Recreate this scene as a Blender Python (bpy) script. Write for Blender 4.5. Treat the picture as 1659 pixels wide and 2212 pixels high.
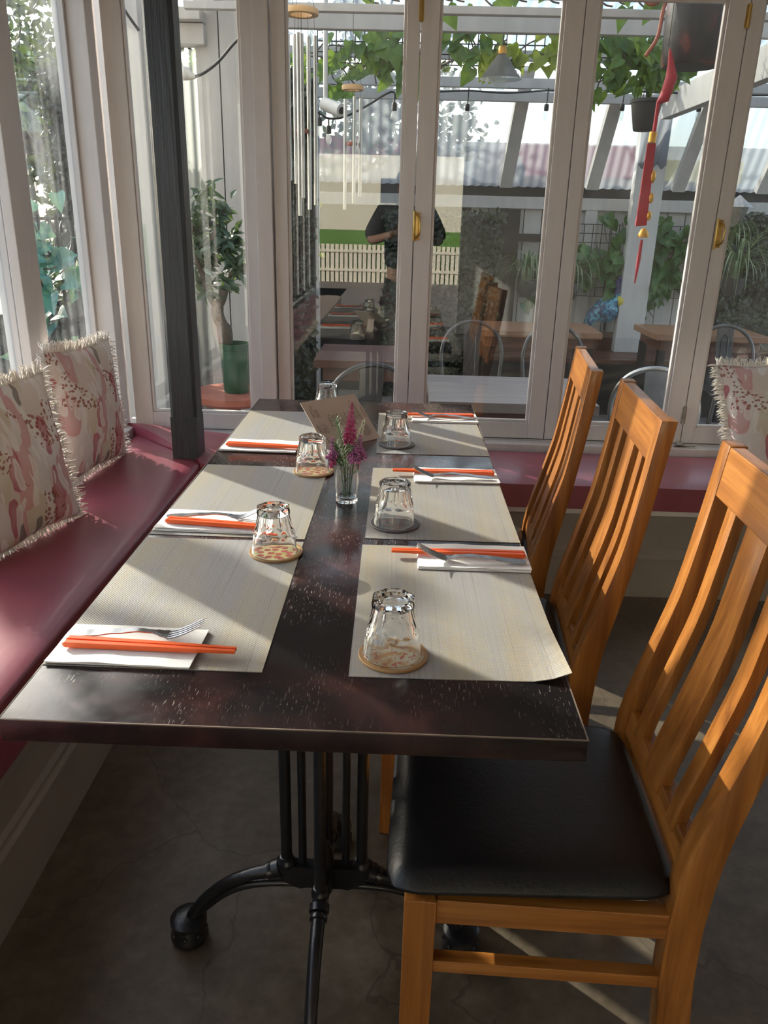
import bpy, bmesh, math, random
from mathutils import Vector, Matrix, Euler, noise
random.seed(7)
PI = math.pi
for o in list(bpy.data.objects):
    bpy.data.objects.remove(o)
scn = bpy.context.scene
COL = scn.collection

# ---------------------------------------------------------------- camera
cd = bpy.data.cameras.new('camera')
cam = bpy.data.objects.new('camera', cd)
COL.objects.link(cam)
cam.location = (0.47874, -0.790876, 1.331724)
cam.rotation_euler = (math.radians(69.42508), math.radians(-1.37015), math.radians(1.571713))
cd.sensor_fit = 'HORIZONTAL'
cd.sensor_width = 36.0
cd.lens = 36.0 * 1692.25 / 1659.0
cd.clip_start = 0.02
cd.clip_end = 200
scn.camera = cam
CM = cam.rotation_euler.to_matrix()
CL = cam.location.copy()


def at(px, py, ax, val):
    """the point on the plane {axis ax = val} that a surveyed sight line meets"""
    d = CM @ Vector(((px - 829.5) / 1692.25, -(py - 1106) / 1692.25, -1))
    return CL + d * ((val - CL[ax]) / d[ax])


# ---------------------------------------------------------------- light
scn.view_settings.view_transform = 'Standard'
scn.view_settings.look = 'None'
scn.view_settings.exposure = 0.5
scn.view_settings.gamma = 1.0
scn.view_settings.use_curve_mapping = False
SUN_TRAVEL = Vector((1.0, -0.845, -0.60)).normalized()
w = bpy.data.worlds.new('world')
scn.world = w
w.use_nodes = True
nt = w.node_tree
nt.nodes.clear()
wo = nt.nodes.new('ShaderNodeOutputWorld')
bg = nt.nodes.new('ShaderNodeBackground')
sky = nt.nodes.new('ShaderNodeTexSky')
sky.sky_type = 'NISHITA'
sky.sun_disc = False
sky.sun_elevation = math.radians(24)
sky.sun_rotation = math.atan2(-1.0, 0.845)
sky.air_density = 1.0
sky.dust_density = 2.5
sky.ozone_density = 1.0
hs = nt.nodes.new('ShaderNodeHueSaturation')
hs.inputs['Saturation'].default_value = 0.8
nt.links.new(sky.outputs[0], hs.inputs['Color'])
nt.links.new(hs.outputs[0], bg.inputs[0])
bg.inputs[1].default_value = 0.50
nt.links.new(bg.outputs[0], wo.inputs[0])
sl = bpy.data.lights.new('sun', 'SUN')
sl.energy = 7.5
sl.color = (1.0, 0.92, 0.79)
sl.angle = math.radians(0.55)
so = bpy.data.objects.new('sun', sl)
COL.objects.link(so)
so.rotation_euler = SUN_TRAVEL.to_track_quat('-Z', 'Y').to_euler()
so.location = (-6, 6, 6)
cy = scn.cycles
cy.use_denoising = True
cy.max_bounces = 14
cy.transparent_max_bounces = 24
cy.transmission_bounces = 12
cy.diffuse_bounces = 5
cy.glossy_bounces = 5
cy.sample_clamp_indirect = 6
cy.blur_glossy = 0.5


# ---------------------------------------------------------------- materials
def new_mat(name):
    m = bpy.data.materials.new(name)
    m.use_nodes = True
    n = m.node_tree
    n.nodes.clear()
    out = n.nodes.new('ShaderNodeOutputMaterial')
    return m, n, out


def N(n, typ, **kw):
    nd = n.nodes.new(typ)
    for k, v in kw.items():
        if k in nd.inputs:
            nd.inputs[k].default_value = v
        else:
            setattr(nd, k, v)
    return nd


def coords(n, scale=(1, 1, 1), rot=(0, 0, 0), kind='Object'):
    tc = N(n, 'ShaderNodeTexCoord')
    mp = N(n, 'ShaderNodeMapping')
    mp.inputs['Scale'].default_value = scale
    mp.inputs['Rotation'].default_value = rot
    n.links.new(tc.outputs[kind], mp.inputs['Vector'])
    return mp.outputs[0]


def ramp(n, fac, stops, interp='LINEAR'):
    r = N(n, 'ShaderNodeValToRGB')
    r.color_ramp.interpolation = interp
    el = r.color_ramp.elements
    while len(el) < len(stops):
        el.new(0.5)
    for e, (p, c) in zip(el, stops):
        e.position = p
        e.color = (*c, 1) if len(c) == 3 else c
    n.links.new(fac, r.inputs[0])
    return r.outputs[0]


def mixc(n, fac, a, b):
    mx = N(n, 'ShaderNodeMix', data_type='RGBA')
    for sock, v in ((mx.inputs[0], fac), (mx.inputs[6], a), (mx.inputs[7], b)):
        if hasattr(v, 'is_linked'):
            n.links.new(v, sock)
        elif isinstance(v, (int, float)):
            sock.default_value = v
        else:
            sock.default_value = (*v, 1)
    return mx.outputs[2]


def mth(n, op, a, b=None, c=None):
    m = N(n, 'ShaderNodeMath', operation=op)
    for i, v in enumerate((a, b, c)):
        if v is None:
            continue
        if hasattr(v, 'is_linked'):
            n.links.new(v, m.inputs[i])
        else:
            m.inputs[i].default_value = v
    return m.outputs[0]


def noise_tex(n, vec, scale, detail=4, rough=0.55, dist=0.0):
    t = N(n, 'ShaderNodeTexNoise', Scale=scale, Detail=detail, Roughness=rough, Distortion=dist)
    n.links.new(vec, t.inputs['Vector'])
    return t.outputs['Fac']


def bump(n, h, strength=0.2, dist=0.01):
    b = N(n, 'ShaderNodeBump', Strength=strength, Distance=dist)
    n.links.new(h, b.inputs['Height'])
    return b.outputs[0]


def pbsdf(n, out, col, rough=0.5, metal=0.0, normal=None, coat=0.0, spec=0.5, **kw):
    p = N(n, 'ShaderNodeBsdfPrincipled')
    for sock, v in (('Base Color', col), ('Roughness', rough), ('Metallic', metal), ('Coat Weight', coat), ('Specular IOR Level', spec)):
        s = p.inputs[sock]
        if hasattr(v, 'is_linked'):
            n.links.new(v, s)
        elif isinstance(v, (int, float)):
            s.default_value = v
        else:
            s.default_value = (*v, 1)
    for k, v in kw.items():
        p.inputs[k].default_value = v
    if normal is not None:
        n.links.new(normal, p.inputs['Normal'])
    n.links.new(p.outputs[0], out.inputs[0])
    return p


def simple(name, c, rough=0.5, metal=0.0, var=0.12, scale=12, bumps=0.05, stretch=(1, 1, 1), coat=0.0, spec=0.5):
    m, n, out = new_mat(name)
    v = coords(n, stretch)
    f = noise_tex(n, v, scale, 5)
    col = ramp(n, f, [(0.25, tuple(x * (1 - var) for x in c)), (0.75, tuple(min(1, x * (1 + var)) for x in c))])
    pbsdf(n, out, col, rough, metal, bump(n, f, bumps, 0.01) if bumps else None, coat, spec)
    return m


M = {}
M['white_paint'] = simple('white_paint', (0.63, 0.60, 0.585), 0.42, var=0.05, scale=9, bumps=0.04, stretch=(4, 4, 0.6))
M['outdoor_white'] = simple('outdoor_white', (0.46, 0.45, 0.435), 0.6, var=0.12, scale=6, bumps=0.1, stretch=(3, 3, 0.5))
M['plinth_paint'] = simple('plinth_paint', (0.25, 0.22, 0.195), 0.5, var=0.1, scale=6, bumps=0.05)
M['black_post'] = simple('black_post', (0.036, 0.046, 0.058), 0.38, var=0.4, scale=30, bumps=0.5, stretch=(3, 3, 0.12))
M['vinyl'] = simple('red_vinyl', (0.25, 0.045, 0.070), 0.38, var=0.18, scale=7, bumps=0.15, spec=0.85, coat=0.08)
M['steel'] = simple('cutlery_steel', (0.36, 0.365, 0.375), 0.26, 1.0, var=0.08, scale=40, bumps=0.05)
M['iron'] = simple('cast_iron', (0.012, 0.012, 0.013), 0.28, 0.0, var=0.3, scale=60, bumps=0.12)
M['leather'] = simple('black_leather', (0.007, 0.007, 0.008), 0.38, var=0.2, scale=140, bumps=0.10, spec=0.38)
M['orange'] = simple('orange_plastic', (0.80, 0.115, 0.018), 0.35, var=0.05, scale=10, bumps=0)
M['napkin'] = simple('paper_napkin', (0.86, 0.85, 0.82), 0.8, var=0.03, scale=300, bumps=0.12)
M['brass'] = simple('brass', (0.55, 0.38, 0.13), 0.3, 1.0, var=0.2, scale=30)
M['zinc'] = simple('old_steel', (0.42, 0.40, 0.37), 0.38, 1.0, var=0.3, scale=40)
M['gun'] = simple('gunmetal', (0.10, 0.10, 0.105), 0.32, 0.9, var=0.2, scale=10)
M['galv'] = simple('galvanised', (0.5, 0.5, 0.5), 0.3, 1.0, var=0.2, scale=10)
M['dark_plastic'] = simple('dark_plastic', (0.035, 0.037, 0.04), 0.45, var=0.2)
M['black'] = simple('black_metal', (0.012, 0.012, 0.013), 0.45, var=0.2)
M['brown_deck'] = simple('brown_timber', (0.115, 0.045, 0.030), 0.42, var=0.35, scale=5, bumps=0.15, stretch=(0.6, 6, 6))
M['cafe_top'] = simple('cafe_table_timber', (0.22, 0.105, 0.055), 0.35, var=0.3, scale=5, bumps=0.08, stretch=(0.6, 8, 3))
M['grey_top'] = simple('weathered_table_top', (0.25, 0.21, 0.20), 0.3, var=0.3, scale=4, bumps=0.06, stretch=(0.6, 6, 3))
M['tan_wood'] = simple('tan_timber', (0.36, 0.25, 0.13), 0.6, var=0.25, scale=6, stretch=(4, 4, 0.4))
M['pale_wood'] = simple('pale_wood', (0.55, 0.36, 0.18), 0.5, var=0.15, scale=8)
M['green_pot'] = simple('green_glaze', (0.022, 0.085, 0.04), 0.3, var=0.15, scale=6)
M['terracotta'] = simple('terracotta', (0.33, 0.10, 0.06), 0.6, var=0.25, scale=8)
M['soil'] = simple('soil', (0.03, 0.02, 0.015), 0.9, var=0.5, scale=60, bumps=0.6)
M['bark'] = simple('bark', (0.10, 0.078, 0.06), 0.8, var=0.4, scale=30, bumps=0.6, stretch=(1, 1, 0.4))
M['red_felt'] = simple('red_felt', (0.36, 0.014, 0.03), 0.6, var=0.15, scale=30)
M['gold'] = simple('gold_trim', (0.62, 0.32, 0.06), 0.4, 0.6, var=0.3, scale=60)
M['cream_wall'] = simple('cream_render', (0.86, 0.80, 0.66), 0.7, var=0.05, scale=3)
M['red_sign'] = simple('red_fascia', (0.62, 0.06, 0.08), 0.6, var=0.15, scale=2)
M['yellow_sign'] = simple('yellow_fascia', (0.80, 0.55, 0.10), 0.6, var=0.15, scale=2)
M['blue_grey'] = simple('blue_grey_paint', (0.10, 0.12, 0.145), 0.6, var=0.15)
M['dark_cloth'] = simple('dark_canvas', (0.05, 0.055, 0.06), 0.8, var=0.2)
M['dark_clothes'] = simple('dark_clothing', (0.03, 0.03, 0.035), 0.85, var=0.2)
M['skin'] = simple('skin', (0.42, 0.24, 0.17), 0.5, var=0.06)
M['hair'] = simple('dark_hair', (0.02, 0.014, 0.01), 0.5, var=0.2)
M['grass'] = simple('lawn', (0.13, 0.27, 0.05), 0.9, var=0.35, scale=30)
M['gravel'] = simple('gravel', (0.15, 0.12, 0.09), 0.9, var=0.8, scale=45, bumps=1.0)
M['paving'] = simple('paving', (0.20, 0.17, 0.15), 0.8, var=0.25, scale=5)
M['ceiling_paint'] = simple('ceiling_paint', (0.82, 0.80, 0.78), 0.7, var=0.03)
M['room_wall'] = simple('room_wall', (0.74, 0.71, 0.68), 0.7, var=0.05)
M['fringe'] = simple('cotton_fringe', (0.84, 0.80, 0.75), 0.85, var=0.1, scale=60)
M['purple'] = simple('purple_blossom', (0.56, 0.22, 0.43), 0.7, var=0.35, scale=200, bumps=0)
M['magenta'] = simple('magenta_blossom', (0.55, 0.09, 0.25), 0.7, var=0.35, scale=200, bumps=0)
M['ivory'] = simple('ivory_blossom', (0.78, 0.75, 0.62), 0.7, var=0.15, scale=200, bumps=0)
M['cream_card'] = simple('kraft_card', (0.52, 0.425, 0.345), 0.7, var=0.05, scale=30)
M['ink'] = simple('ink', (0.045, 0.035, 0.03), 0.8, var=0.1)
M['red_ink'] = simple('red_ink', (0.30, 0.06, 0.06), 0.8, var=0.1)
M['yellow_paint'] = simple('yellow_paint', (0.55, 0.45, 0.05), 0.5)
M['violet_paint'] = simple('violet_paint', (0.035, 0.03, 0.12), 0.4)
M['whitish'] = simple('whitish_plastic', (0.6, 0.6, 0.58), 0.5)


def leaf_mat(name, c1, c2, rough=0.4, transl=0.35):
    m, n, out = new_mat(name)
    v = coords(n)
    f = noise_tex(n, v, 9, 3)
    col = ramp(n, f, [(0.3, c1), (0.7, c2)])
    p = N(n, 'ShaderNodeBsdfPrincipled', Roughness=rough)
    n.links.new(col, p.inputs['Base Color'])
    t = N(n, 'ShaderNodeBsdfTranslucent')
    n.links.new(mixc(n, 0.5, col, (0.35, 0.5, 0.06)), t.inputs[0])
    mx = N(n, 'ShaderNodeMixShader', Fac=transl)
    n.links.new(p.outputs[0], mx.inputs[1])
    n.links.new(t.outputs[0], mx.inputs[2])
    n.links.new(mx.outputs[0], out.inputs[0])
    return m


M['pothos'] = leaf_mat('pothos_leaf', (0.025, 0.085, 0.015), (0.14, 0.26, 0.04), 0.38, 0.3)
M['pothos_lit'] = leaf_mat('lit_vine_leaf', (0.12, 0.20, 0.02), (0.42, 0.44, 0.05), 0.38, 0.4)  # brighter copy of the pothos leaf, light put into its colour
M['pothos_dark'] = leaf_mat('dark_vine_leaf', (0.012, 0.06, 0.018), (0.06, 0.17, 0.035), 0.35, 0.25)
M['ivy_blue'] = leaf_mat('ivy_leaf', (0.025, 0.13, 0.11), (0.09, 0.30, 0.27), 0.25, 0.2)
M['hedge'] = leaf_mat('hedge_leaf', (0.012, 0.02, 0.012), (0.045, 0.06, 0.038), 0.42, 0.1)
M['olive'] = leaf_mat('olive_leaf', (0.02, 0.05, 0.035), (0.085, 0.14, 0.095), 0.3, 0.2)
M['tree'] = leaf_mat('tree_leaf', (0.016, 0.032, 0.018), (0.06, 0.085, 0.04), 0.3, 0.15)
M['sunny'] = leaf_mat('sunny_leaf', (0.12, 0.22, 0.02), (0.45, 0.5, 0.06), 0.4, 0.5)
M['spider'] = leaf_mat('striped_leaf', (0.06, 0.12, 0.05), (0.30, 0.36, 0.22), 0.35, 0.25)
M['sprig'] = leaf_mat('sprig_leaf', (0.05, 0.15, 0.06), (0.22, 0.32, 0.17), 0.5, 0.2)
M['pale_sprig'] = leaf_mat('pale_sprig_leaf', (0.20, 0.30, 0.18), (0.50, 0.56, 0.40), 0.5, 0.2)


def pane_mat(name, dirt, streak, tint=(0.93, 0.95, 0.94)):
    """clear window glass, mirror-like by Fresnel, with a film of dust and dried water streaks"""
    m, n, out = new_mat(name)
    tr = N(n, 'ShaderNodeBsdfTransparent')
    tr.inputs[0].default_value = (*tint, 1)
    gl = N(n, 'ShaderNodeBsdfGlossy', Roughness=0.0)
    ge = N(n, 'ShaderNodeNewGeometry')
    dp = N(n, 'ShaderNodeVectorMath', operation='DOT_PRODUCT')
    n.links.new(ge.outputs['Normal'], dp.inputs[0])
    n.links.new(ge.outputs['Incoming'], dp.inputs[1])
    cs_ = mth(n, 'ABSOLUTE', dp.outputs['Value'])
    fr = mth(n, 'MULTIPLY_ADD', mth(n, 'POWER', mth(n, 'SUBTRACT', 1.0, cs_), 5.0), 0.88, 0.065)
    mx = N(n, 'ShaderNodeMixShader')
    n.links.new(fr, mx.inputs[0])
    n.links.new(tr.outputs[0], mx.inputs[1])
    n.links.new(gl.outputs[0], mx.inputs[2])
    v = coords(n, (streak, streak, 0.7))
    f1 = noise_tex(n, v, 3.0, 6, 0.6)
    v2 = coords(n, (1, 1, 1))
    f2 = noise_tex(n, v2, 2.2, 4, 0.6)
    f = mth(n, 'MULTIPLY', f1, f2)
    d = ramp(n, f, [(0.18, (0, 0, 0)), (0.48, (1, 1, 1))])
    df = N(n, 'ShaderNodeBsdfTranslucent')
    df.inputs[0].default_value = (0.75, 0.78, 0.8, 1)
    dd = N(n, 'ShaderNodeBsdfDiffuse')
    dd.inputs[0].default_value = (0.6, 0.62, 0.62, 1)
    md = N(n, 'ShaderNodeMixShader', Fac=0.4)
    n.links.new(df.outputs[0], md.inputs[1])
    n.links.new(dd.outputs[0], md.inputs[2])
    m2 = N(n, 'ShaderNodeMixShader')
    n.links.new(mth(n, 'MULTIPLY', d, dirt), m2.inputs[0])
    n.links.new(mx.outputs[0], m2.inputs[1])
    n.links.new(md.outputs[0], m2.inputs[2])
    n.links.new(m2.outputs[0], out.inputs[0])
    return m


M['pane'] = pane_mat('window_glass', 0.025, 3)
M['pane_dirty'] = pane_mat('dusty_window_glass', 0.15, 8, (0.91, 0.94, 0.95))


def glass_mat(name, c=(1, 1, 1), ior=1.47):
    m, n, out = new_mat(name)
    g = N(n, 'ShaderNodeBsdfGlass', Roughness=0.0, IOR=ior)
    g.inputs[0].default_value = (*c, 1)
    n.links.new(g.outputs[0], out.inputs[0])
    return m


M['glass'] = glass_mat('drinking_glass', (0.985, 0.99, 0.985))
M['bulb_glass'] = pane_mat('bulb_glass', 0.35, 1)


def sheet_mat(name, c, trans):
    """weathered translucent corrugated plastic"""
    m, n, out = new_mat(name)
    v = coords(n, (1, 1, 0.4))
    f = noise_tex(n, v, 2.5, 5)
    col = ramp(n, f, [(0.3, tuple(x * 0.88 for x in c)), (0.7, c)])
    t = N(n, 'ShaderNodeBsdfTranslucent')
    n.links.new(col, t.inputs[0])
    g = N(n, 'ShaderNodeBsdfPrincipled', Roughness=0.25)
    n.links.new(col, g.inputs['Base Color'])
    a = N(n, 'ShaderNodeMixShader', Fac=0.18)
    n.links.new(t.outputs[0], a.inputs[1])
    n.links.new(g.outputs[0], a.inputs[2])
    tr = N(n, 'ShaderNodeBsdfTransparent')
    tr.inputs[0].default_value = (0.92, 0.95, 0.98, 1)
    b = N(n, 'ShaderNodeMixShader', Fac=trans)
    n.links.new(a.outputs[0], b.inputs[1])
    n.links.new(tr.outputs[0], b.inputs[2])
    n.links.new(b.outputs[0], out.inputs[0])
    return m


M['sheet'] = sheet_mat('clear_corrugated_sheet', (0.22, 0.24, 0.265), 0.38)
M['sheet_roof'] = sheet_mat('corrugated_roof_sheet', (0.28, 0.32, 0.36), 0.30)


def wood_mat(name, ax):
    m, n, out = new_mat(name)
    v = coords(n, tuple(1.6 if i == ax else 26 for i in range(3)))
    g1 = noise_tex(n, v, 1.6, 6, 0.6, 0.6)
    v2 = coords(n, tuple(2.5 if i == ax else 90 for i in range(3)))
    g2 = noise_tex(n, v2, 1.0, 3, 0.7)
    f = mth(n, 'ADD', mth(n, 'MULTIPLY', g1, 0.7), mth(n, 'MULTIPLY', g2, 0.3))
    col = ramp(n, f, [(0.28, (0.125, 0.038, 0.007)), (0.5, (0.31, 0.112, 0.020)), (0.72, (0.46, 0.195, 0.043))])
    pbsdf(n, out, col, 0.33, 0, bump(n, f, 0.12, 0.004), 0.15)
    return m


M['wood'] = wood_mat('honey_timber', 2)
M['wood_x'] = wood_mat('honey_timber_rail', 0)
M['wood_y'] = wood_mat('honey_timber_crossrail', 1)


def lacquer_mat():
    """dark stained table top, reddish where the stain has rubbed, with many short scratches"""
    m, n, out = new_mat('dark_lacquer')
    v = coords(n)
    f = noise_tex(n, v, 5.5, 4, 0.55, 0.4)
    base = ramp(n, f, [(0.40, (0.010, 0.009, 0.010)), (0.54, (0.034, 0.016, 0.015)), (0.68, (0.080, 0.031, 0.026))])

    def scratches(rot, sc, thr):
        vv = coords(n, sc, (0, 0, rot))
        a = noise_tex(n, vv, 1.0, 2, 0.5)
        b = noise_tex(n, v, 6.0, 3, 0.6)
        return mth(n, 'MULTIPLY', mth(n, 'GREATER_THAN', a, thr), ramp(n, b, [(0.40, (0, 0, 0)), (0.62, (1, 1, 1))]))
    ge = N(n, 'ShaderNodeNewGeometry')
    sn = N(n, 'ShaderNodeSeparateXYZ')
    n.links.new(ge.outputs['Normal'], sn.inputs[0])
    s = mth(n, 'MAXIMUM', scratches(0.12, (560, 62, 1), 0.675), scratches(-0.30, (680, 46, 1), 0.695))
    s = mth(n, 'MAXIMUM', s, scratches(1.3, (600, 26, 1), 0.71))
    s = mth(n, 'MULTIPLY', s, mth(n, 'GREATER_THAN', sn.outputs[2], 0.9))
    col = mixc(n, s, base, (0.25, 0.205, 0.18))
    rv = noise_tex(n, v, 14, 4)
    r = N(n, 'ShaderNodeMapRange')
    n.links.new(rv, r.inputs[0])
    r.inputs[1].default_value = 0.3
    r.inputs[2].default_value = 0.7
    r.inputs[3].default_value = 0.12
    r.inputs[4].default_value = 0.26
    pbsdf(n, out, col, mth(n, 'MAXIMUM', r.outputs[0], mth(n, 'MULTIPLY', s, 0.6)), 0, bump(n, mth(n, 'ADD', rv, mth(n, 'MULTIPLY', s, -0.6)), 0.05, 0.004), 0.0, 0.45)
    return m


M['lacquer'] = lacquer_mat()
M['lacquer_edge'] = simple('worn_edge', (0.018, 0.016, 0.016), 0.3, var=0.3, scale=20, bumps=0.06)
M['worn_line'] = simple('worn_timber_edge', (0.16, 0.115, 0.085), 0.5, var=0.4, scale=25)


def mat_mat():
    """woven vinyl placemat: grey and gold threads, streaks running the long way"""
    m, n, out = new_mat('woven_placemat')
    v = coords(n)
    vs = coords(n, (230, 1.0, 1))
    st = noise_tex(n, vs, 1.0, 3, 0.65)
    band = noise_tex(n, coords(n, (9, 0.6, 1)), 1.0, 2)
    wv = N(n, 'ShaderNodeTexWave', Scale=130.0, Distortion=1.2, Detail=1.0)
    wv.wave_type = 'BANDS'
    wv.bands_direction = 'DIAGONAL'
    n.links.new(v, wv.inputs['Vector'])
    wv2 = N(n, 'ShaderNodeTexWave', Scale=150.0, Distortion=0.8, Detail=1.0)
    wv2.bands_direction = 'Y'
    n.links.new(v, wv2.inputs['Vector'])
    weave = mth(n, 'MULTIPLY', wv.outputs['Fac'], wv2.outputs['Fac'])
    sp = noise_tex(n, v, 330, 2, 0.7)
    c0 = ramp(n, st, [(0.30, (0.20, 0.18, 0.155)), (0.42, (0.34, 0.34, 0.345)), (0.7, (0.41, 0.41, 0.42))])
    gold = ramp(n, mth(n, 'ADD', mth(n, 'MULTIPLY', band, 0.6), mth(n, 'MULTIPLY', sp, 0.4)), [(0.46, (0, 0, 0)), (0.58, (1, 1, 1))])
    c1 = mixc(n, mth(n, 'MULTIPLY', gold, 0.72), c0, (0.47, 0.375, 0.20))
    c2 = mixc(n, mth(n, 'MULTIPLY', weave, 0.9), mixc(n, 0.45, c1, (0.10, 0.085, 0.07)), mixc(n, 0.18, c1, (0.95, 0.93, 0.9)))
    pbsdf(n, out, c2, 0.5, 0.0, bump(n, mth(n, 'ADD', weave, sp), 0.35, 0.0012), 0, 0.5)
    return m


M['mat'] = mat_mat()


def concrete_mat():
    m, n, out = new_mat('polished_concrete')
    v = coords(n)
    a = noise_tex(n, v, 2.2, 6, 0.6, 0.3)
    b = noise_tex(n, v, 26, 5, 0.65)
    f = mth(n, 'ADD', mth(n, 'MULTIPLY', a, 0.65), mth(n, 'MULTIPLY', b, 0.35))
    col = ramp(n, f, [(0.33, (0.052, 0.036, 0.021)), (0.5, (0.118, 0.091, 0.060)), (0.68, (0.20, 0.168, 0.125))])
    vo = N(n, 'ShaderNodeTexVoronoi', feature='DISTANCE_TO_EDGE', Scale=0.9)
    wv = N(n, 'ShaderNodeVectorMath', operation='ADD')
    nz = N(n, 'ShaderNodeTexNoise', Scale=4.0, Detail=4.0)
    n.links.new(v, nz.inputs['Vector'])
    sc = N(n, 'ShaderNodeVectorMath', operation='SCALE')
    sc.inputs[3].default_value = 0.25
    n.links.new(nz.outputs['Color'], sc.inputs[0])
    n.links.new(v, wv.inputs[0])
    n.links.new(sc.outputs[0], wv.inputs[1])
    n.links.new(wv.outputs[0], vo.inputs['Vector'])
    cr = mth(n, 'LESS_THAN', vo.outputs['Distance'], 0.0016)
    col = mixc(n, mth(n, 'MULTIPLY', cr, 0.55), col, (0.05, 0.04, 0.03))
    r = N(n, 'ShaderNodeMapRange')
    n.links.new(b, r.inputs[0])
    r.inputs[3].default_value = 0.30
    r.inputs[4].default_value = 0.55
    pbsdf(n, out, col, r.outputs[0], 0, bump(n, b, 0.08, 0.004))
    return m


M['concrete'] = concrete_mat()


def floral_mat():
    """cream cotton printed with banksia-like blooms, petals and leaves"""
    m, n, out = new_mat('floral_cotton')
    v = coords(n)
    nz = N(n, 'ShaderNodeTexNoise', Scale=7.0, Detail=2.0)
    n.links.new(v, nz.inputs['Vector'])
    sc = N(n, 'ShaderNodeVectorMath', operation='SCALE')
    sc.inputs[3].default_value = 0.09
    n.links.new(nz.outputs['Color'], sc.inputs[0])
    ad = N(n, 'ShaderNodeVectorMath', operation='ADD')
    n.links.new(v, ad.inputs[0])
    n.links.new(sc.outputs[0], ad.inputs[1])
    base = ramp(n, noise_tex(n, v, 6, 3), [(0.35, (0.70, 0.66, 0.63)), (0.65, (0.80, 0.77, 0.73))])

    def petals(rot, scale, seed, size, lo, hi, colr, base):
        mp = N(n, 'ShaderNodeMapping')
        mp.inputs['Rotation'].default_value = (rot, 0, 0)
        mp.inputs['Location'].default_value = (seed, seed * 2, seed)
        mp.inputs['Scale'].default_value = scale
        n.links.new(ad.outputs[0], mp.inputs['Vector'])
        vo = N(n, 'ShaderNodeTexVoronoi', Scale=1.0)
        n.links.new(mp.outputs[0], vo.inputs['Vector'])
        r = N(n, 'ShaderNodeSeparateColor')
        n.links.new(vo.outputs['Color'], r.inputs[0])
        pick = mth(n, 'MULTIPLY', mth(n, 'GREATER_THAN', r.outputs[0], lo), mth(n, 'LESS_THAN', r.outputs[0], hi))
        inside = ramp(n, vo.outputs['Distance'], [(size * 0.45, (0.75, 0.75, 0.75)), (size * 0.9, (1, 1, 1)), (size, (0, 0, 0))])
        return mixc(n, mth(n, 'MULTIPLY', mth(n, 'MULTIPLY', pick, inside), 0.88), base, colr)
    c = base
    c = petals(0.5, (8, 10, 5), 3.1, 0.62, 0.0, 0.55, (0.72, 0.62, 0.56), c)
    c = petals(-0.4, (8, 13, 6), 9.3, 0.55, 0.0, 0.45, (0.66, 0.60, 0.46), c)
    c = petals(-0.7, (9, 17, 7), 1.7, 0.55, 0.0, 0.42, (0.64, 0.34, 0.34), c)
    c = petals(0.9, (10, 22, 8), 5.2, 0.50, 0.0, 0.30, (0.48, 0.12, 0.16), c)
    c = petals(0.2, (12, 34, 9), 4.4, 0.50, 0.0, 0.40, (0.84, 0.81, 0.78), c)
    c = petals(-1.0, (10, 28, 9), 6.6, 0.42, 0.0, 0.14, (0.20, 0.18, 0.16), c)
    c = petals(1.2, (14, 44, 12), 7.7, 0.44, 0.0, 0.36, (0.82, 0.78, 0.74), c)
    # seed-head speckles gathered in patches
    patch = mth(n, 'GREATER_THAN', noise_tex(n, v, 7.5, 1), 0.585)
    vo = N(n, 'ShaderNodeTexVoronoi', Scale=75.0)
    n.links.new(ad.outputs[0], vo.inputs['Vector'])
    spk = mth(n, 'MULTIPLY', patch, mth(n, 'LESS_THAN', vo.outputs['Distance'], 0.42))
    c = mixc(n, mth(n, 'MULTIPLY', spk, 0.85), c, (0.33, 0.105, 0.07))
    tr = N(n, 'ShaderNodeBsdfTranslucent')
    n.links.new(c, tr.inputs[0])
    f = noise_tex(n, v, 300, 2)
    p = pbsdf(n, out, c, 0.85, 0, bump(n, f, 0.1, 0.002), 0, 0.2)
    mx = N(n, 'ShaderNodeMixShader', Fac=0.12)
    n.links.new(p.outputs[0], mx.inputs[1])
    n.links.new(tr.outputs[0], mx.inputs[2])
    n.links.new(mx.outputs[0], out.inputs[0])
    return m


M['floral'] = floral_mat()


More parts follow.
